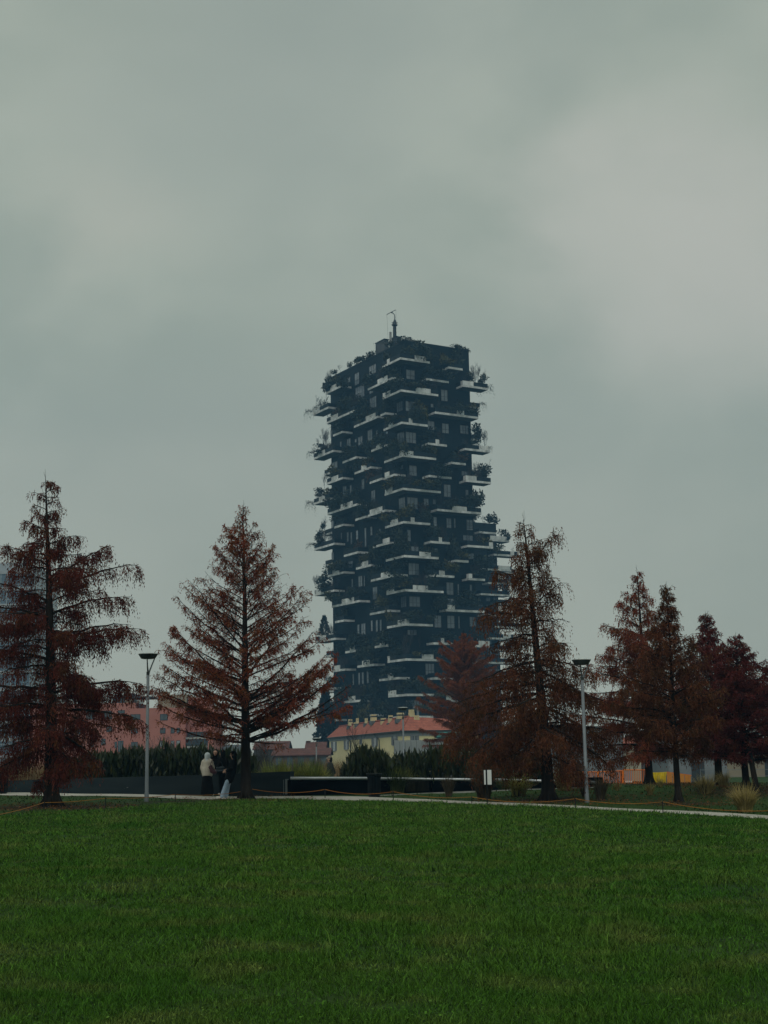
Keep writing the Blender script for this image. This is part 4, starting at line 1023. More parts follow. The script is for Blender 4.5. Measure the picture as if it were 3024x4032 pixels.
TREES.append(cypress('tall russet conifer behind the thin trunked one, by the orange barriers', (2557,3087), (2512,2252),
  [(2255,2505,2520),(2310,2488,2535),(2400,2448,2562),(2500,2422,2598),(2600,2385,2645),(2700,2335,2700),(2800,2300,2740),(2900,2280,2740),(2990,2300,2680),(3020,2340,2620)],
  'russet', 55, .165, n_br=100, e_low=6, e_up=48, sag=.3, tip=.2, hang=.85, inner=.06, dens=.95, strand=(.2,.45), clear=.13, gap=.2, leaf=(.07,.14), wide=1.2))
TREES.append(cypress('slender brown conifer with a thin dark trunk, nearest the path on the right', (2672,3157), (2622,2315),
  [(2318,2616,2628),(2400,2604,2645),(2500,2575,2685),(2600,2540,2735),(2700,2500,2780),(2800,2460,2835),(2880,2470,2840),(2950,2530,2790),(2975,2580,2740)],
  'brown', 66, .105, n_br=110, e_low=4, e_up=50, sag=.2, tip=.25, hang=.75, inner=.06, dens=1.05, strand=(.14,.36), clear=.19, gap=.2, wide=1.2))
TREES.append(cypress('dark wine red conifer, second from the right edge, with a pointed top', (2832,3093), (2780,2425),
  [(2428,2772,2790),(2500,2757,2812),(2600,2730,2850),(2700,2698,2900),(2800,2665,2955),(2900,2660,2970),(2980,2700,2930)],
  'wine', 77, .15, n_br=105, e_low=8, e_up=52, sag=.2, tip=.2, hang=.6, inner=.05, dens=1.1, strand=(.16,.38), clear=.12, gap=.2, leaf=(.07,.14), wide=1.2))
TREES.append(cypress('wide wine red conifer with a forked trunk, near the right edge', (2940,3112), (2893,2510),
  [(2512,2885,2905),(2560,2868,2925),(2650,2825,2985),(2750,2765,3070),(2850,2745,3110),(2950,2760,3110),(3005,2800,3080)],
  'wine', 88, .13, n_br=115, e_low=8, e_up=40, sag=.15, tip=.25, hang=.45, inner=.05, dens=1.1, strand=(.14,.32), clear=.13, gap=.15, wide=1.2, cones=.03, trunk2=(2982,3118)))
TREES.append(cypress('wine red conifer cut off by the right edge of the picture', (3110,3110), (3085,2560),
  [(2565,3078,3092),(2650,3000,3160),(2750,2965,3220),(2850,2955,3240),(2950,2965,3240),(3000,3010,3190)],
  'wine', 99, .13, n_br=85, e_low=8, e_up=40, sag=.15, tip=.25, hang=.45, inner=.05, dens=1.4, strand=(.14,.32), clear=.13, gap=.15, wide=1.2))
print('tree leaves', [n for _, n in TREES])

# dark conifer far off at the tower foot, bare saplings
def place_far(name, me, px, py_base, py_top, Y, wpx, label, cat):
    p = at(px, py_base, Y); t = at(px, py_top, Y); h = t.z - p.z
    zg = ground(p.x, p.y); h += p.z - zg
    o = bpy.data.objects.new(name, me); COL.objects.link(o); o.location = (p.x, p.y, zg); o.scale = (wpx*Y/F_PX, wpx*Y/F_PX, h)
    tag(o, label, cat); return o
m_bluefir = mat('dark_blue_fir', (.008, .016, .015), (.018, .028, .022), scale=.4, rough=.7, island=.5, spec=.15)
def fir(label, px, pyb, pyt, Y, wpx, seed):
    p = at(px, pyb, Y); zg = ground(p.x, p.y); h = at(px, pyt, Y).z - zg; ww = wpx*Y/F_PX
    root = empty('fir_tree', (p.x, p.y, zg), label, 'tree')
    me = conifer_mesh('crown', seed, m_bluefir, n=3800)
    o = np_obj('crown', me, root); o.scale = (ww*1.2, ww*1.2, h)
    k = MB(); k.tube([(0,0,0),(0,0,h*.5),(0,0,h*.95)], [.35,.22,.05], 7); k.build('trunk', m_bark, root)
fir('dark blue green fir at the left foot of the tall tower', 1283, 2930, 2715, 350, 125, 5)
fir('small dark fir between the far houses and the yellow house', 1284, 2975, 2925, 345, 34, 8)
m_grey = mat('grey_bare_twigs', (.040, .036, .034), (.07, .062, .056), scale=2, rough=.9)
def sapling(label, base, top, wpx, seed, Y=None, m=m_grey, multi=1, name='bare_tree', r0=.009, spread=.5):
    B = on_ground(*base) if Y is None else None
    if Y is not None:
        p = at(base[0], base[1], Y); B = Vector((p.x, p.y, ground(p.x, p.y)))
    h = at(top[0], top[1], B.y).z - B.z
    o = bpy.data.objects.new(name, bare_mesh(name, seed, m, r0=r0, multi=multi, spread=spread)); COL.objects.link(o)
    o.location = B; s = wpx*B.y/F_PX; o.scale = (s, s, h); o.rotation_euler = (0, 0, seed)
    zm = 1; tag(o, label, 'tree'); return o
sapling('thin bare sapling in front of the yellow house', (1405,2975), (1398,2812), 190, 3, Y=150)
sapling('grey bare bushy tree left of the reeds, behind the open russet conifer', (1085,2990), (1090,2905), 240, 14, Y=110, multi=6)
sapling('grey bare shrub in front of the far red roofs', (1025,2985), (1020,2925), 150, 15, Y=120, multi=6)
sapling('pale leaning trunk of a bare young tree under the weeping brown conifer', (2022,3122), (2008,2930), 40, 19, m=mat('pale_bark', (.16,.17,.16), (.24,.25,.23), scale=3), r0=.022)
sapling('bare bush in front of the pink apartment block by the left lamp', (640,2985), (640,2860), 160, 17, Y=150, multi=5)

# fallen needles under the trees and blown along the path
m_litter = mat('fallen_needles', (.11, .045, .016), (.17, .08, .03), scale=4, rough=.9, island=.5)
LP_ = []
for (r_, _n) in TREES:
    c = r_.location; k_ = 1500 if c.y < 58 else 700
    a = rng.uniform(0, 6.28, k_); q = 2.6*np.sqrt(rng.uniform(size=k_)); LP_.append(np.stack([c.x + np.cos(a)*q, c.y + np.sin(a)*q*1.3], 1))
xx = rng.uniform(-16, 14, 220); LP_.append(np.stack([xx, np.interp(xx, pn[:, 0], pn[:, 1]) + rng.beta(.6, .9, 220)*np.interp(xx, pf[:, 0], pf[:, 1] - np.interp(pf[:, 0], pn[:, 0], pn[:, 1]))], 1))
LP_ = np.concatenate(LP_); n_ = len(LP_); zz = _gv(LP_[:, 0], LP_[:, 1]) + rng.uniform(.018, .06, n_)
on_p = (LP_[:, 1] > np.interp(LP_[:, 0], pn[:, 0], pn[:, 1])) & (LP_[:, 1] < np.interp(LP_[:, 0], pf[:, 0], pf[:, 1])); zz[on_p] = _gv(LP_[on_p, 0], LP_[on_p, 1]) + .042
kp_ = ~on_p | (rng.uniform(size=n_) < .18); LP_, zz = LP_[kp_], zz[kp_]; n_ = len(LP_)
v, f = leaf_quads(np.stack([LP_[:, 0], LP_[:, 1], zz], 1), np.stack([rng.normal(size=n_), rng.normal(size=n_), rng.normal(0, .12, n_)], 1), rng.uniform(.03, .09, n_), rng.uniform(.012, .03, n_))
tag(np_obj('fallen_needles', np_mesh('fallen_needles', v, [f], m_litter)), kind='stuff')
# ------------------------------------------------------------------ low walls, railing and water channel
m_dwall = mat('dark_slate_render', (.012, .020, .024), (.020, .030, .034), scale=1.2, rough=.7, spec=.12, bump=.2, stretch=(.3, 1, 2.5))
m_scuff = mat('pale_scuff', (.10, .11, .11), (.22, .23, .23), scale=14, rough=.8)
m_blackst = mat('black_stone', (.0015, .002, .0025), (.004, .005, .006), scale=2, rough=.5, spec=.02)
m_steel = mat('brushed_steel', (.36, .39, .42), (.46, .48, .50), scale=3, rough=.35, metal=.6)
m_dsteel = mat('dark_metal', (.006, .010, .012), (.012, .017, .019), scale=4, rough=.5, spec=.15)
def wall_strip(pts, thick, name, m, parent=None, cap=.0):
    """pts: (ground point, top z); a wall with its back face thick metres further"""
    mb = MB(); n = len(pts)
    def back(i):
        a = pts[max(0, i-1)][0]; b = pts[min(n-1, i+1)][0]; d = (b - a); d.z = 0; d.normalize(); return Vector((-d.y, d.x, 0)) * thick
    F_, K_ = [], []
    for i, (p, zt) in enumerate(pts):
        q = p + back(i); F_.append((p.x, p.y, p.z - .15, zt)); K_.append((q.x, q.y, p.z - .15, zt))
    for i in range(n - 1):
        a, b, c, d = F_[i], F_[i+1], K_[i], K_[i+1]
        mb.face(a[:3], b[:3], (b[0], b[1], b[3]), (a[0], a[1], a[3]))
        mb.face(d[:3], c[:3], (c[0], c[1], c[3]), (d[0], d[1], d[3]))
        mb.face((a[0], a[1], a[3]), (b[0], b[1], b[3]), (d[0], d[1], d[3]), (c[0], c[1], c[3]))
    a, c = F_[0], K_[0]; mb.face(c[:3], a[:3], (a[0], a[1], a[3]), (c[0], c[1], c[3]))
    a, c = F_[-1], K_[-1]; mb.face(a[:3], c[:3], (c[0], c[1], c[3]), (a[0], a[1], a[3]))
    return mb.build(name, m, parent)
WL = [(-700,3113,3079),(-300,3117,3077),(0,3120,3074),(60,3121,3073),(220,3123.5,3067),(600,3129,3058),(800,3132.5,3051),(1000,3133.5,3043),(1143,3133,3037.5)]
pts = []
for x, yb, yt in WL:
    p = on_ground(x, yb); pts.append((p, at(x, yt, p.y).z))
dw = wall_strip(pts, .35, 'low_wall', m_dwall); tag(dw, 'low dark slate wall rising to the right along the path, left half', 'wall')
# pale end of the wall: two vertical bands
e0 = pts[-1][0]; ez = pts[-1][1]
m_end = mat('pale_worn_edge', (.12, .15, .16), (.20, .23, .24), scale=3, rough=.6, stretch=(1, 1, .3))
k = MB(); dx = (pts[-1][0] - pts[-2][0]).normalized()
k.obox(e0 + Vector((-.19, -.012, .05)), Vector((.13,0,0)), Vector((0,.011,0)), Vector((0,0,ez - e0.z - .33))); k.build('edge_strip', m_end, dw)
k = MB(); k.obox(e0 + Vector((-.26, -.011, .05)), Vector((.018,0,0)), Vector((0,.010,0)), Vector((0,0,ez - e0.z - .36))); k.build('edge_strip', m_end, dw)
for (x0, x1, y0, y1, nn) in ((415,500,3100,3118,16),(325,345,3090,3096,4),(143,157,3104,3117,5)):   # scuffs
    k = MB()
    for i in range(nn):
        px_, py_ = random.uniform(x0, x1), random.uniform(y0, y1); p = on_ground(px_, 3126); f_ = np.interp(px_, [a[0] for a in WL], [a[1] for a in WL]); q = on_ground(px_, f_); q = at(px_, py_, q.y - .006)
        l_ = random.uniform(.03, .16); k.obox(q, (l_, 0, random.uniform(-.04, .04)), (0, .003, 0), (0, 0, random.uniform(.008, .025)))
    k.build('scuff_marks', m_scuff, dw)

BW = [(1146,3133.5,3071),(1450,3127,3071),(1700,3121,3074),(2000,3110,3078),(2180,3104,3083),(2345,3099,3087)]
pts2 = []
for x, yb, yt in BW:
    p = on_ground(x, yb); pts2.append((p, at(x, yt, p.y).z))
bw = wall_strip(pts2, .5, 'channel_wall', m_blackst); tag(bw, 'long black stone channel wall under a steel tube, behind the path', 'wall')
k = MB(); k.tube([at(x, yt - 6, p.y - .05) for (x, yb, yt), (p, z) in zip(BW, pts2)], .062, 10); k.build('handrail', m_steel, bw, smooth=True)
k = MB()
for x in range(1190, 2340, 95):
    f_ = np.interp(x, [a[0] for a in BW], [a[1] for a in BW]); p = on_ground(x, f_); zt = np.interp(x, [a[0] for a in BW], [a[1] for a in pts2])
    k.box(p.x - .012, p.x + .012, p.y + .06, p.y + .10, zt - .01, zt + .05)
k.build('rail_brackets', m_dsteel, bw)['kind'] = 'stuff'
# dark end box of the channel
p0 = on_ground(2310, 3101); zt = at(2310, 3063, p0.y).z
k = MB(); k.box(p0.x - .02, p0.x + .72, p0.y + .52, p0.y + 1.3, p0.z - .1, zt); k.build('end_block', m_blackst, bw)
# water reflection painted as ochre streaks on a thin plate over the black wall
m_ochre = mat('ochre_reflection', (.005, .006, .005), (.026, .022, .009), scale=5, rough=.6, spec=.08, stretch=(4, .2, .25))
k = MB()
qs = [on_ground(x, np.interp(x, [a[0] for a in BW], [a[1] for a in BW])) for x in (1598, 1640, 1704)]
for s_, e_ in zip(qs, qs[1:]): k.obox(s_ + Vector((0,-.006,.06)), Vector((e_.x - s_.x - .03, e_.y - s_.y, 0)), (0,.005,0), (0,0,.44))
k.build('reflection_streaks', m_ochre, bw)
# narrow pale kerb between lawn and channel on the right
m_kerb = mat('pale_kerb', (.28, .28, .26), (.38, .38, .36), scale=3, rough=.9)
kp = [on_ground(x, y) for x, y in ((1480,3134.5),(1700,3123.5),(2000,3112.5),(2180,3106.5),(2345,3101.5))]
k = MB()
for a, b in zip(kp, kp[1:]):
    k.obox(a - Vector((0,.16,.1)), b - a, (0,.14,0), (0,0,.13))
tag(k.build('kerb', m_kerb), kind='structure')

# ------------------------------------------------------------------ lamps
m_galv = mat('galvanised_steel', (.15, .175, .195), (.20, .225, .245), scale=5, rough=.6, metal=.2, stretch=(1, 1, .3))
m_lampdk = mat('lamp_bowl_grey', (.030, .036, .034), (.045, .052, .050), scale=4, rough=.5)
m_lamplid = mat('lamp_lid_pale', (.40, .44, .44), (.50, .53, .53), scale=4, rough=.4)
m_lampgl = mat('lamp_glass', (.10, .115, .11), rough=.3, spec=.5)
def lamp(label, B, H, hd, rz=0, group='park lamps'):
    r = empty('street_lamp', B, label, 'street lamp', group, rz)
    k = MB(); k.tube([(0,0,-.05),(0,0,.02),(0,0,.30),(0,0,.31),(0,0,H*.86)], [.075,.075,.075,.062,.050], 12); k.build('pole', m_galv, r, smooth=True)
    k = MB(); k.tube([(0,0,H*.855),(0,0,H*.875)], [.056,.056], 12); k.build('collar', m_lampdk, r)
    k = MB(); k.tube([(0,0,H*.87),(-.02,0,H*.91),(-.035,0,H-.16)], [.035,.024,.018], 8); k.build('arm', m_lampdk, r)
    k = MB(); k.tube([(.02,0,H*.865),(.07,0,H*.89),(.22,0,H-.17),(.24,0,H-.12)], [.035,.026,.02,.018], 8); k.build('arm', m_galv, r)
    q = hd/2
    k = MB(); k.lathe([(q*.60, H-.175),(q*.72, H-.17),(q*.97, H-.045),(q, H-.022)], n=32); k.build('lamp_bowl', m_lampdk, r, smooth=False)
    k = MB(); k.lathe([(q*.35, H-.186),(q*.58, H-.180),(q*.59, H-.1755)], n=24); k.build('diffuser', m_lampgl, r)
    k = MB(); k.lathe([(q*1.03, H-.0215),(q*1.03, H-.006),(q*.8, H+.012),(q*.3, H+.028),(.01, H+.03)], n=32); k.build('lid', m_lamplid, r, smooth=False)
    return r
def lamp_px(label, base, headtop, hdpx, Y=None, rz=0):
    if Y is None: B = on_ground(*base)
    else:
        p = at(base[0], base[1], Y); B = Vector((p.x, p.y, ground(p.x, p.y)))
    T = at(headtop[0], headtop[1], B.y)
    r = lamp(label, B, T.z - B.z - .03, hdpx*B.y/F_PX, rz)
    return r
lamp_px('grey lamp post with a shallow bowl head between the two left conifers', (577,3157), (590,2570), 76)
lamp_px('grey lamp post with a shallow bowl head in front of the broad weeping conifer', (2312,3160), (2288,2593), 74)
lamp_px('small distant lamp post in front of the yellow house', (1590,2990), (1582,2784), 40, Y=92)
lamp_px('smallest farthest lamp post left of the yellow house', (1246,2995), (1244,2905), 33, Y=114)

# ------------------------------------------------------------------ litter bins
def bin_(label, B, w_, h):
    r = empty('litter_bin', B, label, 'litter bin', 'slatted litter bins'); q = w_/2
    k = MB(); n = 26
    for i in range(n):
        a = 2*math.pi*i/n; ca, sa = math.cos(a), math.sin(a)
        prof = [(q*.84, .10), (q*.84, h*.80), (q*1.0, h*.97)]
        pts = [Vector((ca*r_, sa*r_, z)) for r_, z in prof]
        k.tube(pts, [.016, .016, .016], 4)
    s = k.build('slats', m_dsteel, r); s['kind'] = 'stuff'
    k = MB(); k.lathe([(q*.7, .10), (q*.76, .12), (q*.76, h*.93), (q*.70, h*.93), (q*.66, .2)], n=24); k.build('liner', m_blackst, r)
    k = MB(); k.lathe([(q*.8, 0), (q*.8, .07), (q*.6, .10)], n=24); k.build('base', m_dsteel, r)
    k = MB(); m_ = 28
    ring = [Vector((math.cos(2*math.pi*i/m_)*q, math.sin(2*math.pi*i/m_)*q, h)) for i in range(m_ + 1)]; k.tube(ring, .022, 6, False); k.build('rim', m_dsteel, r)
    return r
B = on_ground(1474, 3140); bin_('dark slatted litter bin against the channel wall, in the middle', B, 57*B.y/F_PX, at(1474, 3047, B.y).z - B.z)
B = on_ground(2, 3128); bin_('dark slatted litter bin at the left edge of the picture', B, 58*B.y/F_PX, at(2, 3052, B.y).z - B.z)

# ------------------------------------------------------------------ white sign board
B = on_ground(1919, 3172); r = empty('sign_board', B, 'blank white sign board split by its dark post, at the lawn edge', 'sign')
t0, t1 = at(1905, 3032, B.y), at(1936, 3089, B.y)
k = MB(); k.tube([(0,0,-.05),(0,0,t0.z - B.z + .03)], .016, 8); k.build('post', m_dsteel, r)
for a, b in ((t0.x, B.x - .028), (B.x + .024, t1.x)):
    k = MB(); k.box(a - B.x, b - B.x, -.014, .008, t1.z - B.z, t0.z - B.z); pnl = k.build('panel', mat('white_sign_face', (.66, .68, .68), (.74, .75, .75), scale=2, rough=.4), r)
k = MB(); x0, x1, z0, z1 = t0.x - B.x - .012, t1.x - B.x + .012, t1.z - B.z - .012, t0.z - B.z + .012
k.box(x0, x1, .009, .02, z0, z1); k.build('back_plate', m_dsteel, r)

# ------------------------------------------------------------------ rope barrier
m_rope = mat('orange_rope', (.30, .10, .015), (.36, .16, .02), scale=1.0, rough=.7)
m_post = mat('black_stake', (.008, .009, .010), rough=.5)
POSTS = [((173,3192),3158,'left of the leftmost conifer'),((415,3180),3141,'between the left conifer and the left lamp'),((690,3163),3126,'right of the left lamp'),((1280,3147),3107,'in front of the channel wall, left of the bin'),((1549,3154),3115,'in front of the channel wall, right of the bin'),((1858,3167),3136,'just left of the white sign board'),((2266,3186),3143,'just left of the right lamp post'),((2611,3206),3155,'just left of the slender conifer')]
tops = []
for (b, yt, wh) in POSTS:
    B = on_ground(*b); T = at(b[0], yt, B.y); h = T.z - B.z
    o = MB(); o.tube([(0,0,-.03),(0,0,h*.97),(0,0,h)], [.014,.014,.008], 7); o.tube([(-.03,0,h*.93),(0,-.03,h*.96),(.03,0,h*.93)], .007, 5)
    ob = o.build('barrier_stake', m_post); ob.location = B; tag(ob, 'thin black rope stake ' + wh, 'stake', 'stakes of the rope barrier'); tops.append(T - Vector((0,0,.015)))
def sagrope(k, a, b, sag, n=14):
    L = []
    for i in range(n + 1):
        t = i/n; p = a.lerp(b, t); p.z -= sag*4*t*(1-t); L.append(p)
    k.tube(L, .0095, 6, False)
def tree_tie(px, py, Y): return at(px, py, Y)
k = MB(); s0 = on_ground(-250, 3262); a = at(-250, 3235, s0.y)
sagrope(k, a, tops[0], .10); sagrope(k, tops[0], tops[1], .03)
sagrope(k, tops[1], tops[2], .05); tie = at(948, 3117, on_ground(968, 3146).y - .05); sagrope(k, tops[2], tie, .07)
tag(k.build('rope', m_rope), 'yellow orange rope between stakes, left part ending at the open conifer', 'rope')
k = MB(); tie2 = at(993, 3107, on_ground(968, 3146).y - .05); sagrope(k, tie2, tops[3], .12); sagrope(k, tops[3], tops[4], .12)
for i in range(4, 7): sagrope(k, tops[i], tops[i+1], (.10, .13, .09)[i-4])
e = on_ground(3200, 3240); sagrope(k, tops[7], at(3200, 3178, e.y), .16)
tag(k.build('rope', m_rope), 'yellow orange rope sagging between stakes, right part along the gravel path', 'rope')

# ------------------------------------------------------------------ planting
def strips(P, az, L, W, arch, nseg=3, g=rng, lean=0.35):
    """arching grass leaves, base points P"""
    n = len(P); d = np.stack([np.cos(az), np.sin(az), np.zeros(n)], 1); s = np.stack([-np.sin(az + g.normal(0, .6, n)), np.cos(az), np.zeros(n)], 1)
    V = np.empty((n, (nseg + 1) * 2, 3)); 
    for i in range(nseg + 1):
        t = i/nseg; w_ = W * (1 - t**2)*.5 + .0008
        c = P + d * (L * (lean*t + arch*t*t))[:, None]; c[:, 2] = P[:, 2] + L * (t - arch*.75*t**2.2)
        V[:, 2*i] = c - s * w_[:, None]; V[:, 2*i+1] = c + s * w_[:, None]
    I = np.arange(n)[:, None] * (nseg + 1) * 2
    F = np.concatenate([I + np.array([[2*i, 2*i+1, 2*i+3, 2*i+2]]) for i in range(nseg)])
    return V.reshape(-1, 3), F
m_straw = mat('straw_grass', (.24, .19, .07), (.38, .30, .11), scale=3, rough=.7, island=.4, transl=.2)
m_ygrass = mat('yellow_grass', (.34, .29, .06), (.24, .24, .055), scale=3, rough=.7, island=.4, transl=.2)
m_dull = mat('dull_brown_grass', (.055, .042, .024), (.10, .075, .040), scale=3, rough=.8, island=.45)
m_ggrass = mat('green_yellow_reed', (.13, .18, .035), (.32, .30, .07), scale=1.2, rough=.6, island=.45, transl=.2)
m_gdark = mat('dark_green_reed', (.035, .062, .020), (.075, .095, .026), scale=1.2, rough=.6, island=.4, transl=.15)
m_stub = mat('cut_stubble', (.012, .010, .007), (.022, .018, .012), scale=6, rough=.95)
def grass_clump(label, base, top, wpx, m, seed, n=260, arch=.35, stub=.2, Y=None, group='ornamental grass clumps', sp=.22, bw_=1.35):
    if Y is None: B = on_ground(*base)
    else: p = at(base[0], base[1], Y); B = Vector((p.x, p.y, ground(p.x, p.y)))
    H = at(top[0], top[1], B.y).z - B.z; Wd = wpx*B.y/F_PX
    g = np.random.default_rng(seed); r = empty('grass_clump', B, label, 'grass', group)
    a = g.uniform(0, 6.28, n); rr_ = sp * Wd * np.sqrt(g.uniform(size=n))
    P = np.stack([np.cos(a)*rr_, np.sin(a)*rr_, np.zeros(n)], 1)
    az = a + g.normal(0, .5, n); L = H * g.uniform(.5, 1.08, n); lean = (Wd*.5 - rr_) / np.maximum(L, .05) * g.uniform(.1, .85, n)
    v, f = strips(P, az, L, g.uniform(.008, .018, n)*bw_, g.uniform(.0, arch, n), 4, g, lean)
    np_obj('blades', np_mesh('blades', v, [f], m), r)
    if stub:
        k = MB(); 
        for i in range(70):
            aa, q = random.uniform(0, 6.28), Wd*.24*math.sqrt(random.random()); h_ = H*stub*random.uniform(.7, 1.2)
            k.tube([(math.cos(aa)*q*.75, math.sin(aa)*q*.75, -.02), (math.cos(aa)*q, math.sin(aa)*q, h_)], [.02, .012], 4)
        s = k.build('stubble', m_stub, r); s['kind'] = 'stuff'
    return r
GC = [
 ('small dull brown grass tuft left of the sign board, on the mown lawn',(1768,3137),(1770,3045),55,m_dull,260,.3,.0),
 ('tall dull brown grass clump with a dark base, directly behind the sign board',(1905,3146),(1900,2985),110,m_dull,420,.4,.28),
 ('green grass tuft beside the pale leaning trunk',(1985,3112),(1985,3040),95,m_gdark,260,.8,.0),
 ('bright yellow arching grass clump right of the pale leaning trunk',(2042,3135),(2045,3012),110,m_ygrass,320,.75,.35),
 ('straw yellow upright grass clump right of the weeping conifer trunk',(2222,3113),(2222,3000),110,m_straw,420,.4,.22),
 ('dark stemmed grass clump just right of the right lamp post',(2366,3152),(2360,3050),70,m_dull,300,.25,.55),
 ('tiny straw tuft at the foot of the right lamp post',(2300,3136),(2300,3085),32,m_dull,120,.3,.0),
 ('low straw tuft in front of the orange barrier',(2430,3113),(2428,3078),36,m_straw,140,.4,.0),
 ('thin straw tuft left of the slender conifer trunk',(2560,3131),(2553,3070),40,m_straw,120,.5,.0),
 ('small straw tuft beside the yellow netting',(2600,3100),(2600,3062),34,m_straw,120,.4,.0),
 ('large straw grass clump between the slender and the wine red conifers',(2778,3126),(2778,3040),95,m_straw,420,.45,.4),
 ('biggest straw grass clump, nearest the path at the right',(2935,3198),(2930,3068),115,m_straw,520,.6,.22),
 ('pale upright grass clump behind the wine red conifers',(2850,3098),(2850,3030),70,m_straw,260,.4,.0),
]
for i, (lb, b, t, w_, m_, n, ar, st) in enumerate(GC): grass_clump(lb, b, t, w_, m_, 100 + i, n, ar, st)
# reeds behind the wall, centre-left
RD = [('green and yellow reed clump, leftmost behind the wall end',(1085,3075),(1085,2985),110,m_ggrass),('tall yellow green reed clump behind the wall end',(1150,3075),(1150,2975),120,m_ggrass),('dark green reed clump with long arching leaves',(1215,3075),(1215,2972),120,m_gdark),
      ('green reed clump beside the far walker',(1240,3075),(1238,2990),70,m_ggrass),('arching green reeds under the large leafy bush',(1540,3080),(1545,3010),140,m_gdark),('green yellow reeds right of the litter bin',(1570,3082),(1565,3000),110,m_ggrass)]
for i, (lb, b, t, w_, m_) in enumerate(RD): grass_clump(lb, b, t, w_, m_, 200 + i, 900, .6, 0, Y=57.5 + (i % 3)*.6, group='reed clumps behind the walls', sp=.38, bw_=2.2)
# beds of big spear-shaped leaves
m_spear = mat('dark_spear_leaf', (.012, .022, .008), (.026, .038, .012), scale=1.2, rough=.45, spec=.35, island=.5, transl=.12)
m_spear2 = mat('yellowing_spear_leaf', (.060, .060, .014), (.035, .040, .012), scale=1.2, rough=.5, spec=.3, island=.5, transl=.15)
def spear_leaves(n, posfn, hfn, seed, leafL=(.32,.58), y2=.08):
    g = np.random.default_rng(seed)
    P = np.empty((n, 3)); H = np.empty(n)
    for i in range(n):
        x, y, z = posfn(g); h = hfn(x, g); t = g.uniform(0, 1) ** .55
        P[i] = (x, y, z + h*t*.86); H[i] = h
    a = g.uniform(0, 6.28, n); ti = np.abs(g.normal(.28, .3, n))
    D = np.stack([np.cos(a)*ti, np.sin(a)*ti, np.ones(n)], 1)
    L = g.uniform(*leafL, n); W = L * g.uniform(.17, .30, n)
    v, f = leaf_quads(P, D, L, W, g)
    mi = (g.uniform(size=n) < y2).astype(int)
    return v, f, mi
def bed(name, label, cat, x0, x1, Y0, Y1, topfn, n, seed, kind=None, y2=.06):
    def pos(g):
        Y = g.uniform(Y0, Y1); px_ = g.uniform(x0, x1); p = at(px_, 3000, Y); return p.x, Y, ground(p.x, Y)
    def hf(x, g):
        Yc = (Y0 + Y1)/2; px_ = pix((x, Yc, 1))[0]; return max(.25, (at(px_, topfn(px_), Yc).z - ground(x, Yc))) * g.uniform(.82, 1.06)
    v, f, mi = spear_leaves(n, pos, hf, seed, y2=y2)
    o = np_obj(name, np_mesh(name, v, [f], [m_spear, m_spear2], mi))
    return tag(o, label, cat, kind=kind)
bed('spear_leaf_bed', None, None, 230, 1010, 58.5, 61.5, lambda x: np.interp(x, [230,330,420,520,600,700,800,900,1010], [3010,2985,2968,2952,2948,2946,2948,2958,2985]) + 9*math.sin(x*.045) + 6*math.sin(x*.13), 6000, 301, kind='stuff')
bed('spear_leaf_bush', 'big dark bush of spear shaped leaves behind the middle litter bin', 'bush', 1345, 1530, 57.5, 60.5, lambda x: np.interp(x, [1345,1370,1400,1425,1450,1480,1510,1530], [3060,3005,2960,2938,2950,2962,2958,3000]), 1700, 302)
bed('spear_leaf_bed', None, None, 1525, 2125, 58.5, 61.5, lambda x: np.interp(x, [1525,1575,1600,1640,1700,1800,1900,2060,2125], [2990,2968,2985,2960,2955,2950,2975,2975,3010]) + 8*math.sin(x*.05) + 6*math.sin(x*.14), 4200, 303, kind='stuff', y2=.14)
# dry tan grass behind the walls
def tan_bed(x0, x1, Y0, Y1, ytop, n, seed, m):
    g = np.random.default_rng(seed); Y = g.uniform(Y0, Y1, n); px_ = g.uniform(x0, x1, n)
    P = np.array([(lambda p: (p.x, p.y, ground(p.x, p.y)))(at(a, 3000, b)) for a, b in zip(px_, Y)])
    top = np.array([at(a, ytop, b).z for a, b in zip(px_, Y)]) - P[:, 2]
    v, f = strips(P, g.uniform(0, 6.28, n), top*g.uniform(.6, 1.1, n), g.uniform(.01, .022, n), g.uniform(0, .3, n), 3, g, .15)
    tag(np_obj('dry_grass', np_mesh('dry_grass', v, [f], m)), kind='stuff')
m_tan = mat('tan_dry_grass', (.17, .115, .055), (.24, .165, .08), scale=1, rough=.8, island=.35, transl=.15)
tan_bed(1225, 1405, 84, 92, 2985, 2600, 401, m_tan)
tan_bed(-120, 370, 64, 70, 2985, 4200, 402, m_tan)
# ------------------------------------------------------------------ far buildings
m_pink = mat('pink_render', (.42, .165, .13), (.50, .205, .165), scale=.15, rough=.85, spec=.1, bump=.1)
m_beige = mat('beige_render', (.26, .22, .16), (.32, .27, .20), scale=.3, rough=.85, spec=.1)
m_dkmet = mat('dark_roof_metal', (.03, .038, .045), (.05, .06, .068), scale=.5, rough=.5)
m_glassb = mat('dark_window_pane', (.045, .060, .070), (.10, .125, .14), scale=.4, rough=.1, spec=.7, detail=2)
m_glassl = mat('pale_blind', (.30, .33, .36), (.36, .39, .42), scale=.4, rough=.6)
m_ftrim = mat('pale_trim', (.34, .34, .32), (.42, .42, .40), scale=1, rough=.8)
YP = 270.0
pA = at(150, 2960, YP); zg = ground(0, YP)
PB = empty('apartment_block', (at(560, 2960, YP).x, YP, zg), 'pink apartment block with small square windows behind the left hedge', 'building')
def P2(px, py, dy=0.0):
    q = at(px, py, YP + dy); return Vector((q.x - PB.location.x, dy, q.z - zg))
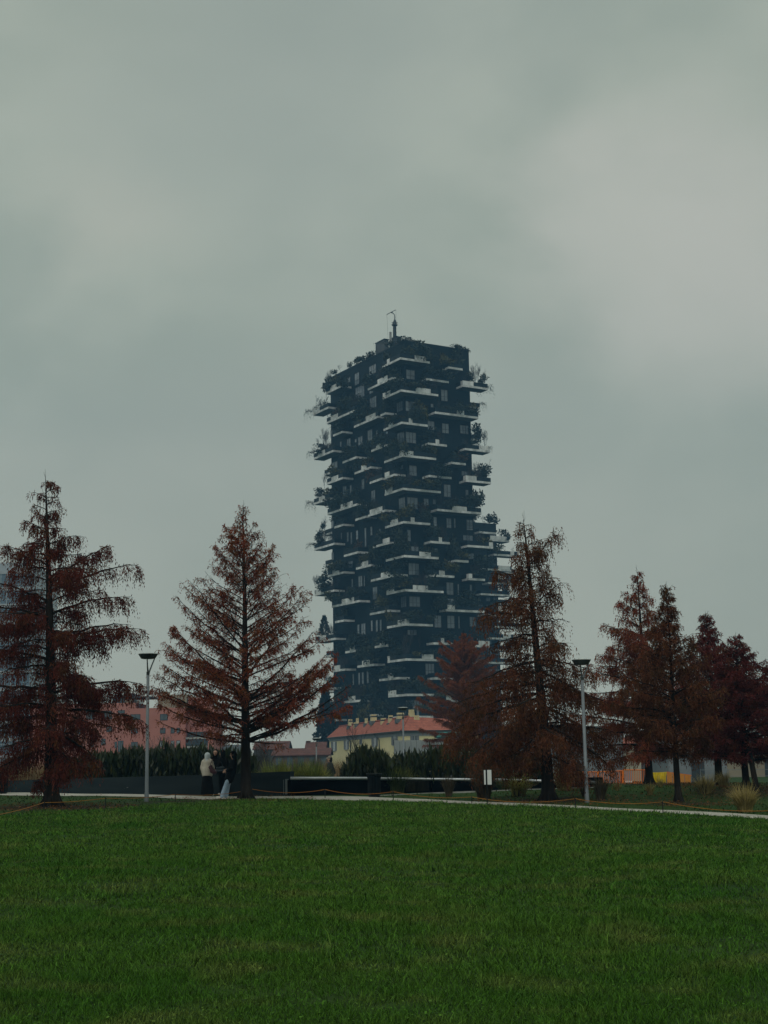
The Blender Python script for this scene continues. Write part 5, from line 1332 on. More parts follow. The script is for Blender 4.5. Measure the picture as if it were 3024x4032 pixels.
def pbox(x0, x1, y0, y1, d0, d1, name, m, parent=PB):
    a = P2(x0, y0, 0); b = P2(x1, y1, 0)
    k = MB(); k.box(a.x, b.x, d0, d1, max(b.z, -.2), a.z); return k.build(name, m, parent)
k = MB()
a, b = P2(120, 2774), P2(533, 2789); k.box(a.x, b.x, 0, 14, -.3, a.z)
a, b = P2(533, 2789), P2(731, 2789); k.box(a.x + .002, b.x, .0, 14, -.3, a.z)
k.build('wall', m_pink, PB)
pbox(731.5, 818, 2800, 2880, 1.6, 14, 'wall', m_pink); pbox(731.5, 818, 2945, 3030, 1.6, 14, 'wall', m_pink); pbox(818.5, 842, 2780, 3030, .2, 14, 'wall', m_pink)
pbox(733, 817, 2881, 2944, 2.6, 13, 'loggia', m_glassb)
for y in (2903, 2938): pbox(731, 819, y, y + 6, .3, 2.55, 'balcony_slab', m_ftrim)
pbox(731, 819, 2921, 2934, .32, .45, 'balcony_rail', m_dkmet)
b_ = pbox(436, 533, 2747, 2773.5, 1.5, 9, 'penthouse', m_glassb); pbox(430, 600, 2744, 2746.5, .6, 10, 'penthouse_roof', m_dkmet, PB)
for x in (450, 464, 505, 520): 
    a, c = P2(x, 2747), P2(x + 1.6, 2773.5); k = MB(); k.box(a.x, c.x, 1.35, 1.49, c.z, a.z - .02); k.build('mullion', m_dkmet, b_)
pbox(490, 516, 2741, 2773.4, 1.0, 5, 'chimney', m_beige); pbox(487, 521, 2730, 2740.8, .8, 5.3, 'chimney_cap', m_dkmet)
pbox(527, 538, 2733, 2743.8, 2, 4, 'vent', m_dkmet); pbox(441, 468, 2733, 2743.7, 2, 4, 'roof_garden', m_bluefir)
pbox(617, 731, 2735, 2788.5, 1.4, 12, 'attic', m_beige); pbox(617, 650, 2722, 2734.8, 2, 6, 'chimney', m_beige); pbox(735, 810, 2745, 2799.5, 2, 12, 'attic', m_pink)
def pwin(x0, x1, y0, y1, pale=False):
    a, b = P2(x0, y0), P2(x1, y1); k = MB()
    k.cm = 0; k.box(a.x, b.x, -.05, -.006, b.z, a.z)
    k.cm = 1; f = .07
    k.box(a.x - f, a.x, -.09, -.004, b.z - f, a.z + f); k.box(b.x, b.x + f, -.09, -.004, b.z - f, a.z + f)
    k.box(a.x + .001, b.x - .001, -.088, -.004, a.z, a.z + f); k.box(a.x + .001, b.x - .001, -.088, -.004, b.z - f, b.z)
    if b.x - a.x > .9: c = (a.x + b.x)/2; k.box(c - .03, c + .03, -.08, -.051, b.z + .001, a.z - .001)
    k.build('window', [m_glassl if pale else m_glassb, m_frame], PB)
for w_ in ((515,551,2814,2832,0),(518,541,2923,2941,0),(632,650,2868,2886,0),(674,686,2867,2885,0),(697,708,2867,2885,0),(631,650,2919,2939,1),(674,685,2918,2938,1),(696,708,2917,2937,1),(466,484,2918,2960,0),(453,459,2922,2944,0),
           (466,490,2798,2807,0),(632,659,2813,2834,0),(400,414,2910,2932,0),(355,368,2917,2940,0),(420,440,2860,2880,0),(518,541,2868,2886,0),(300,318,2868,2890,0),(240,258,2868,2890,0),(180,198,2868,2890,0),(300,318,2920,2942,0),(240,258,2920,2942,0),(405,440,2800,2830,0),(340,372,2800,2830,0)): pwin(*w_)

# blue glass office tower at the far left edge
m_blueg = panel_mat('blue_curtain_glass', (.080, .125, .170), (.13, .18, .23), (.32, .36, .40), 1.5, 3.4, rough=.15, spec=.7, msize=.10, offset=0)
m_band = mat('pale_spandrel', (.36, .39, .42), (.42, .45, .47), scale=.3, rough=.6)
YB = 330.0
q0, q1 = at(-420, 2240, YB), at(132, 2240, YB); zg2 = ground(0, YB)
OB = empty('office_tower', ((q0.x + q1.x)/2, YB, zg2), 'pale blue glass office tower behind the maroon conifer at the left edge', 'building')
hw = (q1.x - q0.x)/2
def zb_(y): return at(60, y, YB).z - zg2
k = MB(); k.box(-hw, hw, 0, 25, 0, zb_(2245)); k.build('wall', m_blueg, OB)
for i, y in enumerate(range(2245, 2980, 66)):
    k = MB(); k.box(-hw - .05, hw + .05, -.12, -.01, zb_(y + 14), zb_(y)); k.build('floor_band', m_band, OB)
k = MB(); k.box(-hw, hw - 1.2, .3, 24, zb_(2244.8), zb_(2215)); k.build('parapet', m_band, OB)
k = MB()
for y in (2212, 2203, 2194, 2185, 2176): z = zb_(y); k.tube([(-hw, .3, z), (hw - 1.3, .3, z)], .05, 4)
for i in range(16): x = -hw + i*(2*hw - 1.3)/15; k.tube([(x, .3, zb_(2216)), (x, .3, zb_(2170))], .05, 4)
k.build('roof_railing', m_ftrim, OB)
# lower pinkish terrace in front of it
# ------------------------------------------------------------------ far low houses in the gap
m_tile = panel_mat('red_roof_tiles', (.34, .110, .075), (.42, .145, .10), (.13, .042, .032), .35, .28, rough=.85, spec=.1, msize=.02)
m_tile2 = panel_mat('brown_roof_tiles', (.11, .05, .042), (.16, .075, .062), (.07, .035, .03), .35, .28, rough=.85, spec=.1, msize=.02)
m_brickw = mat('brown_brick_wall', (.10, .060, .048), (.14, .085, .066), scale=.8, rough=.9)
m_greyw = mat('grey_house_wall', (.10, .10, .10), (.14, .135, .13), scale=.5, rough=.9)
def gable(label, x0, x1, yr, ye, Y, depth, mw, mr, chim=(), group='far houses in the gap', ridge='x', wins=0):
    a, b = at(x0, ye, Y), at(x1, ye, Y); zr = at((x0+x1)/2, yr, Y + (depth/2 if ridge == 'x' else 0)).z; zg_ = ground(0, Y)
    r = empty('house', ((a.x + b.x)/2, Y, zg_), label, 'house', group); hw_ = (b.x - a.x)/2; ze = (a.z + b.z)/2 - zg_; zr -= zg_
    k = MB(); k.box(-hw_, hw_, 0, depth, -.3, ze)
    if ridge == 'x':
        k.face((-hw_, 0, ze), (-hw_, depth/2, zr - .1), (-hw_, depth, ze)); k.face((hw_, 0, ze), (hw_, depth, ze), (hw_, depth/2, zr - .1))
    else:
        k.face((-hw_, 0, ze), (hw_, 0, ze), (0, 0, zr - .1)); k.face((-hw_, depth, ze), (0, depth, zr - .1), (hw_, depth, ze))
    k.build('wall', mw, r)
    k = MB(); o = .35; th = Vector((0,0,.18))
    if ridge == 'x':
        s_ = (zr - ze)/(depth/2)
        for P_ in (((-hw_-o, -o, ze - o*s_ + .02), (hw_+o, -o, ze - o*s_ + .02), (hw_+o, depth/2, zr), (-hw_-o, depth/2, zr)), ((hw_+o, depth+o, ze - o*s_ + .02), (-hw_-o, depth+o, ze - o*s_ + .02), (-hw_-o, depth/2, zr), (hw_+o, depth/2, zr))):
            P_ = [Vector(p) for p in P_]; k.obox(P_[0], P_[1]-P_[0], P_[3]-P_[0], th)
    else:
        s_ = (zr - ze)/hw_
        for P_ in (((-hw_-o, -o, ze - o*s_ + .02), (0, -o, zr), (0, depth+o, zr), (-hw_-o, depth+o, ze - o*s_ + .02)), ((0, -o, zr), (hw_+o, -o, ze - o*s_ + .02), (hw_+o, depth+o, ze - o*s_ + .02), (0, depth+o, zr))):
            P_ = [Vector(p) for p in P_]; k.obox(P_[0], P_[1]-P_[0], P_[3]-P_[0], th)
    k.build('roof', mr, r)
    for cx_, cy0, cy1 in chim:
        c = at(cx_, cy0, Y + depth/2); k = MB(); x = c.x - r.location.x; zt = at(cx_, cy0, Y + depth/2).z - zg_; zb = at(cx_, cy1, Y + depth/2).z - zg_ - .6
        k.box(x - .4, x + .4, depth/2 - .45, depth/2 + .45, zb, zt - .15); k.box(x - .5, x + .5, depth/2 - .55, depth/2 + .55, zt - .149, zt); k.build('chimney', mw, r)
    for i in range(wins):
        x = -hw_ + (i + .5)*2*hw_/wins; k = MB(); k.box(x - .5, x + .5, -.06, -.005, ze*.45, ze*.45 + 1.4); k.build('window', m_glassb, r)
    return r
gable('long low brick house with a brown tiled roof, far in the gap', 1075, 1295, 2950, 2975, 255, 12, m_brickw, m_tile2, ((1112,2938,2950),(1195,2946,2955)), wins=5)
gable('taller brick house with a steep brown gable roof and chimney, left of the yellow house', 1206, 1278, 2925, 2950, 285, 9, m_brickw, m_tile2, ((1214,2917,2935),), wins=2)
gable('grey house with a dark hipped roof half hidden by the open conifer trunk', 1000, 1130, 2922, 2952, 300, 13, m_greyw, m_tile2, ((1128,2930,2945),), wins=3)
gable('dark grey shed roof between the pink block and the open conifer', 868, 965, 2936, 2965, 280, 10, m_greyw, m_dkmet, (), wins=2)

# ------------------------------------------------------------------ yellow house with hipped red roof
m_yel = mat('yellow_render', (.76, .66, .37), (.84, .73, .43), scale=.25, rough=.85, spec=.1, bump=.1)
m_yel2 = mat('yellow_chimney_render', (.56, .48, .27), (.64, .55, .32), scale=.8, rough=.85)
m_cornice = mat('grey_cornice', (.22, .24, .26), (.28, .30, .32), scale=.6, rough=.7)
m_flash = mat('lead_flashing', (.07, .09, .10), (.12, .14, .15), scale=.8, rough=.6)
m_shut = mat('grey_shutter', (.16, .17, .19), (.21, .22, .24), scale=2, rough=.7, stretch=(1, 1, 12))
m_gutter = mat('dark_gutter', (.02, .024, .026), rough=.5)
YC = 240.0
c0 = at(1589, 2877, YC); zgc = ground(0, YC); ZE = c0.z
lf = ray_z(1297, 2904.5, ZE); dU = (lf - c0); dU.z = 0; LH = dU.length; dU.normalize(); dV = Vector((dU.y, -dU.x, 0))
if dV.x < 0: dV = -dV
YH = bpy.data.objects.new('yellow_house', None); COL.objects.link(YH)
YH.matrix_world = Matrix(((dV.x, dU.x, 0, c0.x), (dV.y, dU.y, 0, c0.y), (0, 0, 1, zgc), (0, 0, 0, 1)))
tag(YH, 'long yellow house with a hipped red tile roof and crenellated chimneys below the tower', 'house')
ze = ZE - zgc; W_ = 13.0
def hl(p): q = p - c0; return Vector((q.dot(dV), q.dot(dU), p.z - zgc))
k = MB(); k.box(0, W_, 0, LH, -.3, ze - .9); k.build('wall', m_yel, YH)
k = MB(); k.box(-.08, W_ + .08, -.08, LH + .08, ze - .899, ze - .25); k.box(-.45, W_ + .45, -.45, LH + .45, ze - .249, ze - .02); k.build('cornice', m_cornice, YH)
apex = hl(ray_plane(1609, 2822, c0 + dU*3.2 , dU)); zr = apex.z
k = MB(); o = .6
A_, B_2, C_, D_ = (-o, -o, ze), (W_ + o, -o, ze), (W_ + o, LH + o, ze), (-o, LH + o, ze)
xr = max(1.6, min(W_/2, apex.x)); r0_, r1_ = (xr, 3.2, zr), (xr, LH - 5, zr)
r2_ = (W_ + o, 4.0, zr - .9)
k.face(A_, (W_ + o, -o, ze), (W_ + o, 4.0, zr - .7), r0_); k.face(D_, A_, r0_, r1_); k.face((W_+o, 4.0, zr - .7), C_, r1_, r0_); k.face(C_, D_, r1_); k.face(D_, C_, B_2, A_); k.face((W_+o, 4.0, zr-.7), B_2, C_)
k.build('roof', m_tile, YH)
k = MB(); k.tube([(-.55, -.5, ze - .06), (-.55, LH + .5, ze - .06)], .09, 6); k.tube([(-.5, -.55, ze - .06), (W_ + .5, -.55, ze - .06)], .09, 6); k.build('gutter', m_gutter, YH)
k = MB(); k.tube([Vector(A_) + Vector((0,0,.05)), Vector(r0_) + Vector((0,0,.06))], .14, 6); k.tube([Vector(r0_) + Vector((0,0,.06)), Vector(r1_) + Vector((0,0,.06))], .16, 6); k.build('ridge_tiles', m_tile, YH)
Zc = lambda x, y: (1280 + x*.2652, 2760 + y*.2652)
def roof_z(x, y):
    # height of the left roof plane at local x
    return ze + (zr - ze) * min(1, max(0, (x + o)/(xr + o)))
def chimney(x0, x1, yt, yb):
    """crenellated chimney: its left flank faces the camera"""
    q = 2.0
    px0, py = Zc(x0, (yt+yb)/2); o_ = c0 + dV*xr*.75
    a = hl(ray_plane(Zc(x0, yt)[0], Zc(0, yt)[1], o_, dV)); b = hl(ray_plane(Zc(x1, yt)[0], Zc(0, yt)[1], o_, dV))
    ym = max(1, min(LH - 1, (a.y + b.y)/2)); d = (C0 * 0 + YH.matrix_world @ Vector((xr, ym, 0)) - EYE).length
    w_ = (x1 - x0)*.2652*d/F_PX; zt = hl(at(Zc(x0, 0)[0], Zc(0, yt)[1], d)).z; zb = max(ze + .2, hl(at(Zc(x0, 0)[0], Zc(0, yb)[1], d)).z - .5)
    wx, wy = w_*.7, w_*.92; zt -= .35
    xc = xr*.8
    zb -= .5; k = MB(); k.box(xc - wx/2, xc + wx/2, ym - wy/2, ym + wy/2, zb - .6, zt - .55)
    nx_, ny_ = 3, 3
    for i in range(nx_):
        for j in range(ny_):
            if 0 < i < nx_-1 and 0 < j < ny_-1: continue
            cxx, cyy = xc - wx/2 + (i + .5)*wx/nx_, ym - wy/2 + (j + .5)*wy/ny_
            k.box(cxx - wx*.11, cxx + wx*.11, cyy - wy*.11, cyy + wy*.11, zt - .549, zt)
    c = k.build('chimney', m_yel2, YH)
    k = MB(); k.box(xc - wx/2 - .25, xc + wx/2 + .25, ym - wy/2 - .25, ym + wy/2 + .25, zb - .4, zb + .35); k.build('flashing', m_flash, c)
    k = MB(); k.box(xc - wx/2 + .05, xc + wx/2 - .05, ym - wy/2 + .05, ym + wy/2 - .05, zt - .548, zt - .3); k.build('flue', m_gutter, c)
for e in ((325,410,250,325),(405,500,295,375),(445,500,232,290),(575,635,232,285),(655,770,176,250),(805,910,228,330),(920,1010,186,275),(1040,1180,148,215)): chimney(*e)
def chim_r(x0, x1, yt, yb, du):
    o_ = c0 + dU*du
    a = hl(ray_plane(*Zc(x0, yt), o_, dU)); b = hl(ray_plane(*Zc(x1, yb), o_, dU)); w_ = b.x - a.x
    k = MB(); k.box(a.x, b.x, du, du + w_*.8, b.z - .6, a.z - .5)
    for i in range(3):
        for j in (0, 1): xx = a.x + (i + .5)*w_/3; yy = du + (.15 + .7*j)*w_*.8; k.box(xx - w_*.11, xx + w_*.11, yy - w_*.1, yy + w_*.1, a.z - .499, a.z)
    c = k.build('chimney', m_yel2, YH); k = MB(); k.box(a.x - .25, b.x + .25, du - .25, du + w_*.8 + .25, b.z - .7, b.z - .1); k.build('flashing', m_flash, c)
chim_r(1247, 1330, 128, 225, 4.2); chim_r(1320, 1405, 214, 300, 2.6)
k = MB(); p_ = hl(ray_plane(*Zc(1378, 240), c0 + dU*3.4, dU)); p2_ = hl(ray_plane(*Zc(1376, 118), c0 + dU*3.4, dU)); k.tube([p_, p2_, p2_ + Vector((-.25,0,.22)), p2_ + Vector((-.75,0,.22))], .2, 8); k.build('flue_pipe', m_galv, YH)
def ywin(side, x0, x1, y0, y1):
    o_, nn = (c0, dV) if side == 'L' else (c0, dU)
    a = hl(ray_plane(*Zc(x0, (y0+y1)/2), o_, nn)); b = hl(ray_plane(*Zc(x1, (y0+y1)/2), o_, nn))
    zt = hl(ray_plane(*Zc((x0+x1)/2, y0), o_, nn)).z; zb = hl(ray_plane(*Zc((x0+x1)/2, y1), o_, nn)).z
    s0, s1 = (b.y, a.y) if side == 'L' else (a.x, b.x)
    def bx(k, u0, u1, z0, z1, d0, d1):
        if side == 'L': k.box(-d1, -d0, u0, u1, z0, z1)
        else: k.box(u0, u1, -d1, -d0, z0, z1)
    w_ = s1 - s0; i0, i1 = s0 + w_*.27, s1 - w_*.27
    k = MB(); bx(k, i0, i1, zb, zt, .004, .03); k.cm = 1; bx(k, (i0+i1)/2 - .04, (i0+i1)/2 + .04, zb, zt, .031, .07); wo = k.build('window', [m_glassb, m_ftrim], YH)
    for u0, u1 in ((s0, i0 - .01), (i1 + .01, s1)):
        k = MB(); bx(k, u0, u1, zb, zt, .005, .10); k.build('shutter', m_shut, wo)
    k = MB(); bx(k, i0 - .1, i1 + .1, zb - .16, zb - .01, .003, .16); k.build('sill', m_ftrim, wo)
for e in (('L',92,175,605,738),('L',283,355,585,718),('L',515,552,560,640),('L',695,785,545,680),('L',990,1080,515,655),('R',1265,1395,513,640)): ywin(*e)
for x in (383, 810):
    a = hl(ray_plane(*Zc(x, 600), c0, dV)); k = MB(); k.tube([(-.5, a.y + 2.2, ze - .1), (-.5, a.y + 2.0, ze - .5), (-.1, a.y, ze - 1.2), (-.1, a.y, 0)], .09, 6); k.build('downpipe', m_gutter, YH)

# white hoarding in front of it
m_hoard = mat('white_hoarding_sheet', (.42, .45, .47), (.48, .51, .53), scale=.4, rough=.5)
YW = 165.0
a, b = at(1552, 2915, YW), at(1768, 2912, YW + 6); zgw = ground(0, YW)
r = empty('site_hoarding', ((a.x + b.x)/2, YW, zgw), 'pale grey white panelled hoarding in front of the yellow house', 'hoarding')
n = 10
for i in range(n):
    p, q = a.lerp(b, i/n), a.lerp(b, (i+1)/n); zb = at(1552, 2971, YW).z
    k = MB(); k.obox(Vector((p.x, p.y, zb)) - r.location, Vector((q.x - p.x - .03, q.y - p.y, 0)), (0,.08,0), (0,0,a.z - zb)); k.build('panel', m_hoard, r)
k = MB()
for i in range(n + 1):
    p = a.lerp(b, i/n); k.obox(Vector((p.x - .05, p.y + .1, zgw - .1)) - r.location, (.1,0,0), (0,.1,0), (0,0,a.z - zgw - .1))
k.build('frame', m_dkmet, r)

# pale halls glimpsed through the right trees
m_hall = panel_mat('pale_grey_cladding', (.19, .21, .23), (.24, .26, .28), (.20, .22, .25), 6, 2.5, rough=.6, msize=.03)
m_cream = mat('cream_render', (.46, .43, .33), (.54, .51, .40), scale=.3, rough=.85)
m_teal = mat('teal_tarp', (.010, .16, .15), (.02, .22, .20), scale=1, rough=.6)
def hall(label, x0, x1, yt, Y, depth, m, cat='hall', name='hall', doors=1):
    a, b = at(x0, yt, Y), at(x1, yt, Y); zg_ = ground(0, Y)
    r = empty(name, ((a.x+b.x)/2, Y, zg_), label, cat); hw_ = (b.x - a.x)/2
    k = MB(); k.box(-hw_, hw_, 0, depth, -.3, a.z - zg_); k.build('wall', m, r)
    k = MB(); k.box(-hw_ - .1, hw_ + .1, -.1, depth + .1, a.z - zg_ + .002, a.z - zg_ + .2); k.build('roof_edge', m_dkmet, r)
    for i in range(doors):
        x = -hw_ + (i + .6)*2*hw_/(doors + .2); k = MB(); k.box(x - .6, x + .6, -.06, -.004, -.2, 2.1); k.build('door', m_dkmet, r)
    return r
hall('long pale grey hall behind the weeping conifer and orange barrier', 2085, 2450, 2872, 140, 20, m_hall)
gable('cream gabled house behind the russet conifer trunk', 2452, 2625, 2905, 2950, 150, 12, m_cream, m_tile, (), group=None, ridge='y', wins=0)
hall('grey store with a reddish roof edge behind the orange panels', 2630, 2860, 2975, 130, 14, m_hall)
hall('distant beige building at the right edge behind the wine red conifers', 2855, 3200, 2950, 160, 16, m_beige, 'building', 'building')
a, b = at(1722, 2885, 190), at(1812, 2902, 190)
r = empty('site_shed', ((a.x+b.x)/2, 190, ground(0,190)), 'teal tarpaulin covered site shed above the hoarding, behind the orange red conifer', 'shed')
k = MB(); hw_ = (b.x-a.x)/2; zt = a.z - r.location.z; zb = b.z - r.location.z; k.box(-hw_, hw_, 0, 5, -.2, zb - .01); k.build('wall', m_hall, r)
k = MB(); k.obox((-hw_-.2, -.3, zb), (2*hw_+.4, 0, 0), (0, 3.2, zt - zb), (0,0,.1)); k.obox((-hw_-.2, 6, zb), (2*hw_+.4, 0, 0), (0, -3.1, zt - zb), (0,0,.1)); k.build('tarpaulin', m_teal, r)

# orange site barriers, yellow netting, orange panels
m_orange = mat('orange_paint', (.78, .17, .015), (.85, .21, .02), scale=2, rough=.5)
m_orange2 = mat('orange_panel', (.68, .22, .03), (.76, .29, .04), scale=1.2, rough=.6)
m_ynet = mat('yellow_netting', (.62, .44, .01), (.74, .55, .02), scale=4, rough=.6)
def barrier(label, x0, x1, yt0, yt1, yb0, yb1, Y0, Y1, n):
    a, b = at(x0, yt0, Y0), at(x1, yt1, Y1); c, d = at(x0, yb0, Y0), at(x1, yb1, Y1)
    zg_ = ground(a.x, Y0)
    r = empty('site_barrier', (a.x, a.y, zg_), label, 'barrier', 'orange site barriers'); O = r.location
    k = MB()
    for s, t in ((a, b), (c, d)): k.tube([s - O, t - O], .035, 6)
    for s, t in ((a, c), (b, d)):
        t = Vector((t.x, t.y, ground(t.x, t.y))); k.tube([s - O, t - O], .035, 6)
    k.build('frame', m_orange, r)
    for i in range(1, n):
        f = i/n; k = MB(); k.tube([a.lerp(b, f) - O, c.lerp(d, f) - O], .018, 5); k.build('bar', m_orange, r)
    k = MB(); k.obox(Vector((a.x, a.y - .35, zg_ - .02)) - O, (.06,0,0), (0,.7,0), (0,0,.06)); k.build('foot', m_orange, r)
barrier('leftmost orange barrier of upright bars, behind the channel end', 2238, 2352, 3041, 3039, 3084, 3084, 82, 82, 16)
barrier('middle orange barrier of upright bars, right of the lamp post', 2356, 2450, 3039, 3035, 3087, 3086, 79, 80, 14)
barrier('right orange barrier of upright bars, against the russet conifer trunk', 2454, 2540, 3031, 3032, 3085, 3084, 79, 80, 12)
a, b = at(2450, 3036, 81), at(2456, 3085, 81)
k = MB(); k.box(-.1, .1, 0, .2, 0, a.z - ground(a.x, 81)); k.box(-.16, .16, -.06, .26, -.02, .12); o_ = k.build('barrier_post', m_dsteel); o_.location = (a.x, 81, ground(a.x, 81)); tag(o_, 'black post between the middle and right orange barriers', 'post')
# white and grey concrete feet, a small white site sign behind the bars
a, b = at(2459, 3036, 84), at(2490, 3092, 84); zg_ = ground(a.x, 84)
r = empty('site_sign', ((a.x+b.x)/2, 84, zg_), 'grey and white site sign behind the right orange barrier', 'sign'); hw_ = (b.x-a.x)/2; h = a.z - zg_
k = MB(); k.box(-hw_, hw_, 0, .04, h*.42, h); k.build('panel', mat('grey_blue_sheet', (.22,.24,.27), (.28,.30,.33), scale=1, rough=.5), r)
k = MB(); k.box(-hw_, hw_, -.006, .034, .05, h*.40); k.build('panel', m_white, r)
k = MB(); k.box(-hw_*.8, -hw_*.7, .05, .1, -.05, h); k.box(hw_*.7, hw_*.8, .05, .1, -.05, h); k.build('leg', m_dkmet, r)
# netting
a, b, c, d = at(2566, 3042, 86), at(2624, 3040, 86), at(2580, 3088, 86), at(2622, 3094, 86); zg_ = ground(a.x, 86)
r = empty('site_netting', (a.x, 86, zg_), 'bright yellow safety netting hung between the russet and slender conifers', 'netting'); O = r.location
k = MB()
for i in range(27):
    f = i/26; p = a.lerp(b, f) - O; q = c.lerp(d, f) - O; j = random.uniform(-.05, .05); k.tube([p, p.lerp(q, .5) + Vector((j, random.uniform(-.08,.08), 0)), q], random.uniform(.012, .03), 4)
for i in range(9):
    f = i/8; p = a.lerp(c, f) - O; q = b.lerp(d, f) - O; k.tube([p, p.lerp(q, .5) + Vector((0, .05, -.03)), q], .012, 4)
k.build('mesh', m_ynet, r)['kind'] = 'stuff'
k = MB()
for p in (a, b): p = p - O; k.tube([Vector((p.x, .05, -.1)), Vector((p.x, .05, p.z + .05))], .03, 6)
k.build('stake', m_galv, r)
# orange panels
a, b, c = at(2625, 3041, 88), at(2722, 3054, 84), at(2625, 3096, 88); zg_ = ground(a.x, 88)
r = empty('orange_hoarding', (a.x, a.y, zg_), 'low orange board hoarding behind the slender conifer', 'hoarding'); O = r.location
m_drip = mat('rust_scratches', (.20, .09, .03), (.05, .03, .02), scale=6, rough=.8)
for i in range(4):
    p, q = a.lerp(b, i/4), a.lerp(b, (i+1)/4); zb = c.z - .05; k = MB()
    k.obox(Vector((p.x, p.y, min(zg_, zb))) - O, Vector((q.x - p.x - .04, q.y - p.y, 0)), (0,.06,0), (0,0,p.z - min(zg_, zb) - .01)); pn_ = k.build('panel', m_orange2, r)
    k = MB()
    for j in range(3):
        f = random.uniform(.1, .9); s = p.lerp(q, f); s.z = random.uniform(c.z + .1, p.z - .2); k.obox(s - O - Vector((0,.008,0)), (random.uniform(.02,.16),0,random.uniform(-.05,.05)), (0,.006,0), (0,0,random.uniform(.02,.12)))
    k.build('scratches', m_drip, pn_)
k = MB(); k.obox(a - O - Vector((0,.03,.03)), b - a, (0,.12,0), (0,0,.07)); k.build('top_rail', m_orange, r)
# thin wire fence at the far right
k = MB(); 
for x in range(2760, 3200, 55):
    p = at(x, 3080, 90); k.tube([Vector((p.x, 90, ground(p.x, 90) - .05)), Vector((p.x, 90, ground(p.x, 90) + .9))], .025, 5)
for dz in (.85, .45): p, q = at(2760, 3080, 90), at(3200, 3080, 90); k.tube([Vector((p.x, 90, ground(p.x, 90) + dz)), Vector((q.x, 90, ground(q.x, 90) + dz))], .014, 4)
tag(k.build('wire_fence', m_galv), 'thin pale wire fence behind the wine red conifers at the right', 'fence')
# ------------------------------------------------------------------ people
m_skin = mat('skin', (.42, .25, .18), (.48, .29, .21), scale=6, rough=.55)
m_blackc = mat('black_cloth', (.004, .0045, .005), (.008, .009, .010), scale=5, rough=.9, spec=.08, bump=.2)
m_charc = mat('charcoal_cloth', (.010, .012, .014), (.016, .018, .021), scale=5, rough=.9, spec=.08)
m_coat = mat('cream_wool', (.50, .46, .39), (.60, .55, .47), scale=9, rough=.95, spec=.05, bump=.4, bump_scale=30)
m_hijab = mat('pale_blue_grey_scarf', (.50, .57, .60), (.60, .66, .69), scale=4, rough=.85)
m_jeans = mat('light_blue_denim', (.27, .37, .49), (.36, .47, .59), scale=5, rough=.9)
m_shoew = mat('white_shoe', (.58, .57, .52), (.66, .65, .60), scale=5, rough=.6)
m_bagm = mat('maroon_leather', (.035, .012, .016), (.055, .018, .024), scale=6, rough=.5)
m_bagb = mat('dark_blue_leather', (.012, .022, .030), (.018, .030, .040), scale=6, rough=.5)
m_lip = mat('lips', (.30, .08, .07), rough=.5)
m_eye = mat('eye_dark', (.01, .008, .007), rough=.3)
m_dgreen = mat('dark_olive_jacket', (.016, .019, .016), (.026, .028, .024), scale=5, rough=.9)
m_cap = mat('pale_cap', (.20, .17, .14), rough=.8)

def blob_mesh(name, caps, m, vox=.012, smooth=6):
    """one continuous surface grown over tapered capsules (a, b, ra, rb[, flatten])"""
    vs, fs = [], []
    def ring(c, ax, r, sq, n=14):
        ax = ax.normalized(); u = ax.orthogonal().normalized() if abs(ax.z) < .9 else Vector((1,0,0)) - ax*ax.x
        u.normalize(); v = ax.cross(u).normalized()
        return [c + (u*math.cos(2*math.pi*k/n)*r + v*math.sin(2*math.pi*k/n)*r*sq) for k in range(n)]
    for cp in caps:
        a, b, ra, rb = Vector(cp[0]), Vector(cp[1]), cp[2], cp[3]; sq = cp[4] if len(cp) > 4 else 1.0
        ax = b - a
        if ax.length < 1e-5: ax = Vector((0,0,1e-4)); b = a + ax
        d = ax.normalized(); rings = []
        for t in (-.98, -.8, -.45, 0): rings.append(ring(a + d*ra*t, d, ra*math.sqrt(1 - t*t), sq))
        for t in (0, .45, .8, .98): rings.append(ring(b + d*rb*t, d, rb*math.sqrt(1 - t*t), sq))
        o = len(vs); n = 14
        for r_ in rings: vs += [tuple(p) for p in r_]
        for i in range(len(rings)-1):
            for k in range(n): fs.append((o+i*n+k, o+i*n+(k+1)%n, o+(i+1)*n+(k+1)%n, o+(i+1)*n+k))
        fs.append(tuple(o+k for k in range(n))[::-1]); fs.append(tuple(o+(len(rings)-1)*n+k for k in range(n)))
    me = bpy.data.meshes.new(name + '_src'); me.from_pydata(vs, [], fs); me.update()
    ob = bpy.data.objects.new(name + '_src', me); COL.objects.link(ob)
    md = ob.modifiers.new('r', 'REMESH'); md.mode = 'VOXEL'; md.voxel_size = vox; md.use_smooth_shade = True
    if smooth: s = ob.modifiers.new('s', 'SMOOTH'); s.factor = .5; s.iterations = smooth
    dg = bpy.context.evaluated_depsgraph_get(); ev = ob.evaluated_get(dg)
    out = bpy.data.meshes.new_from_object(ev); out.name = name
    out.materials.clear(); out.materials.append(m)
    bpy.data.objects.remove(ob); bpy.data.meshes.remove(me)
    return out
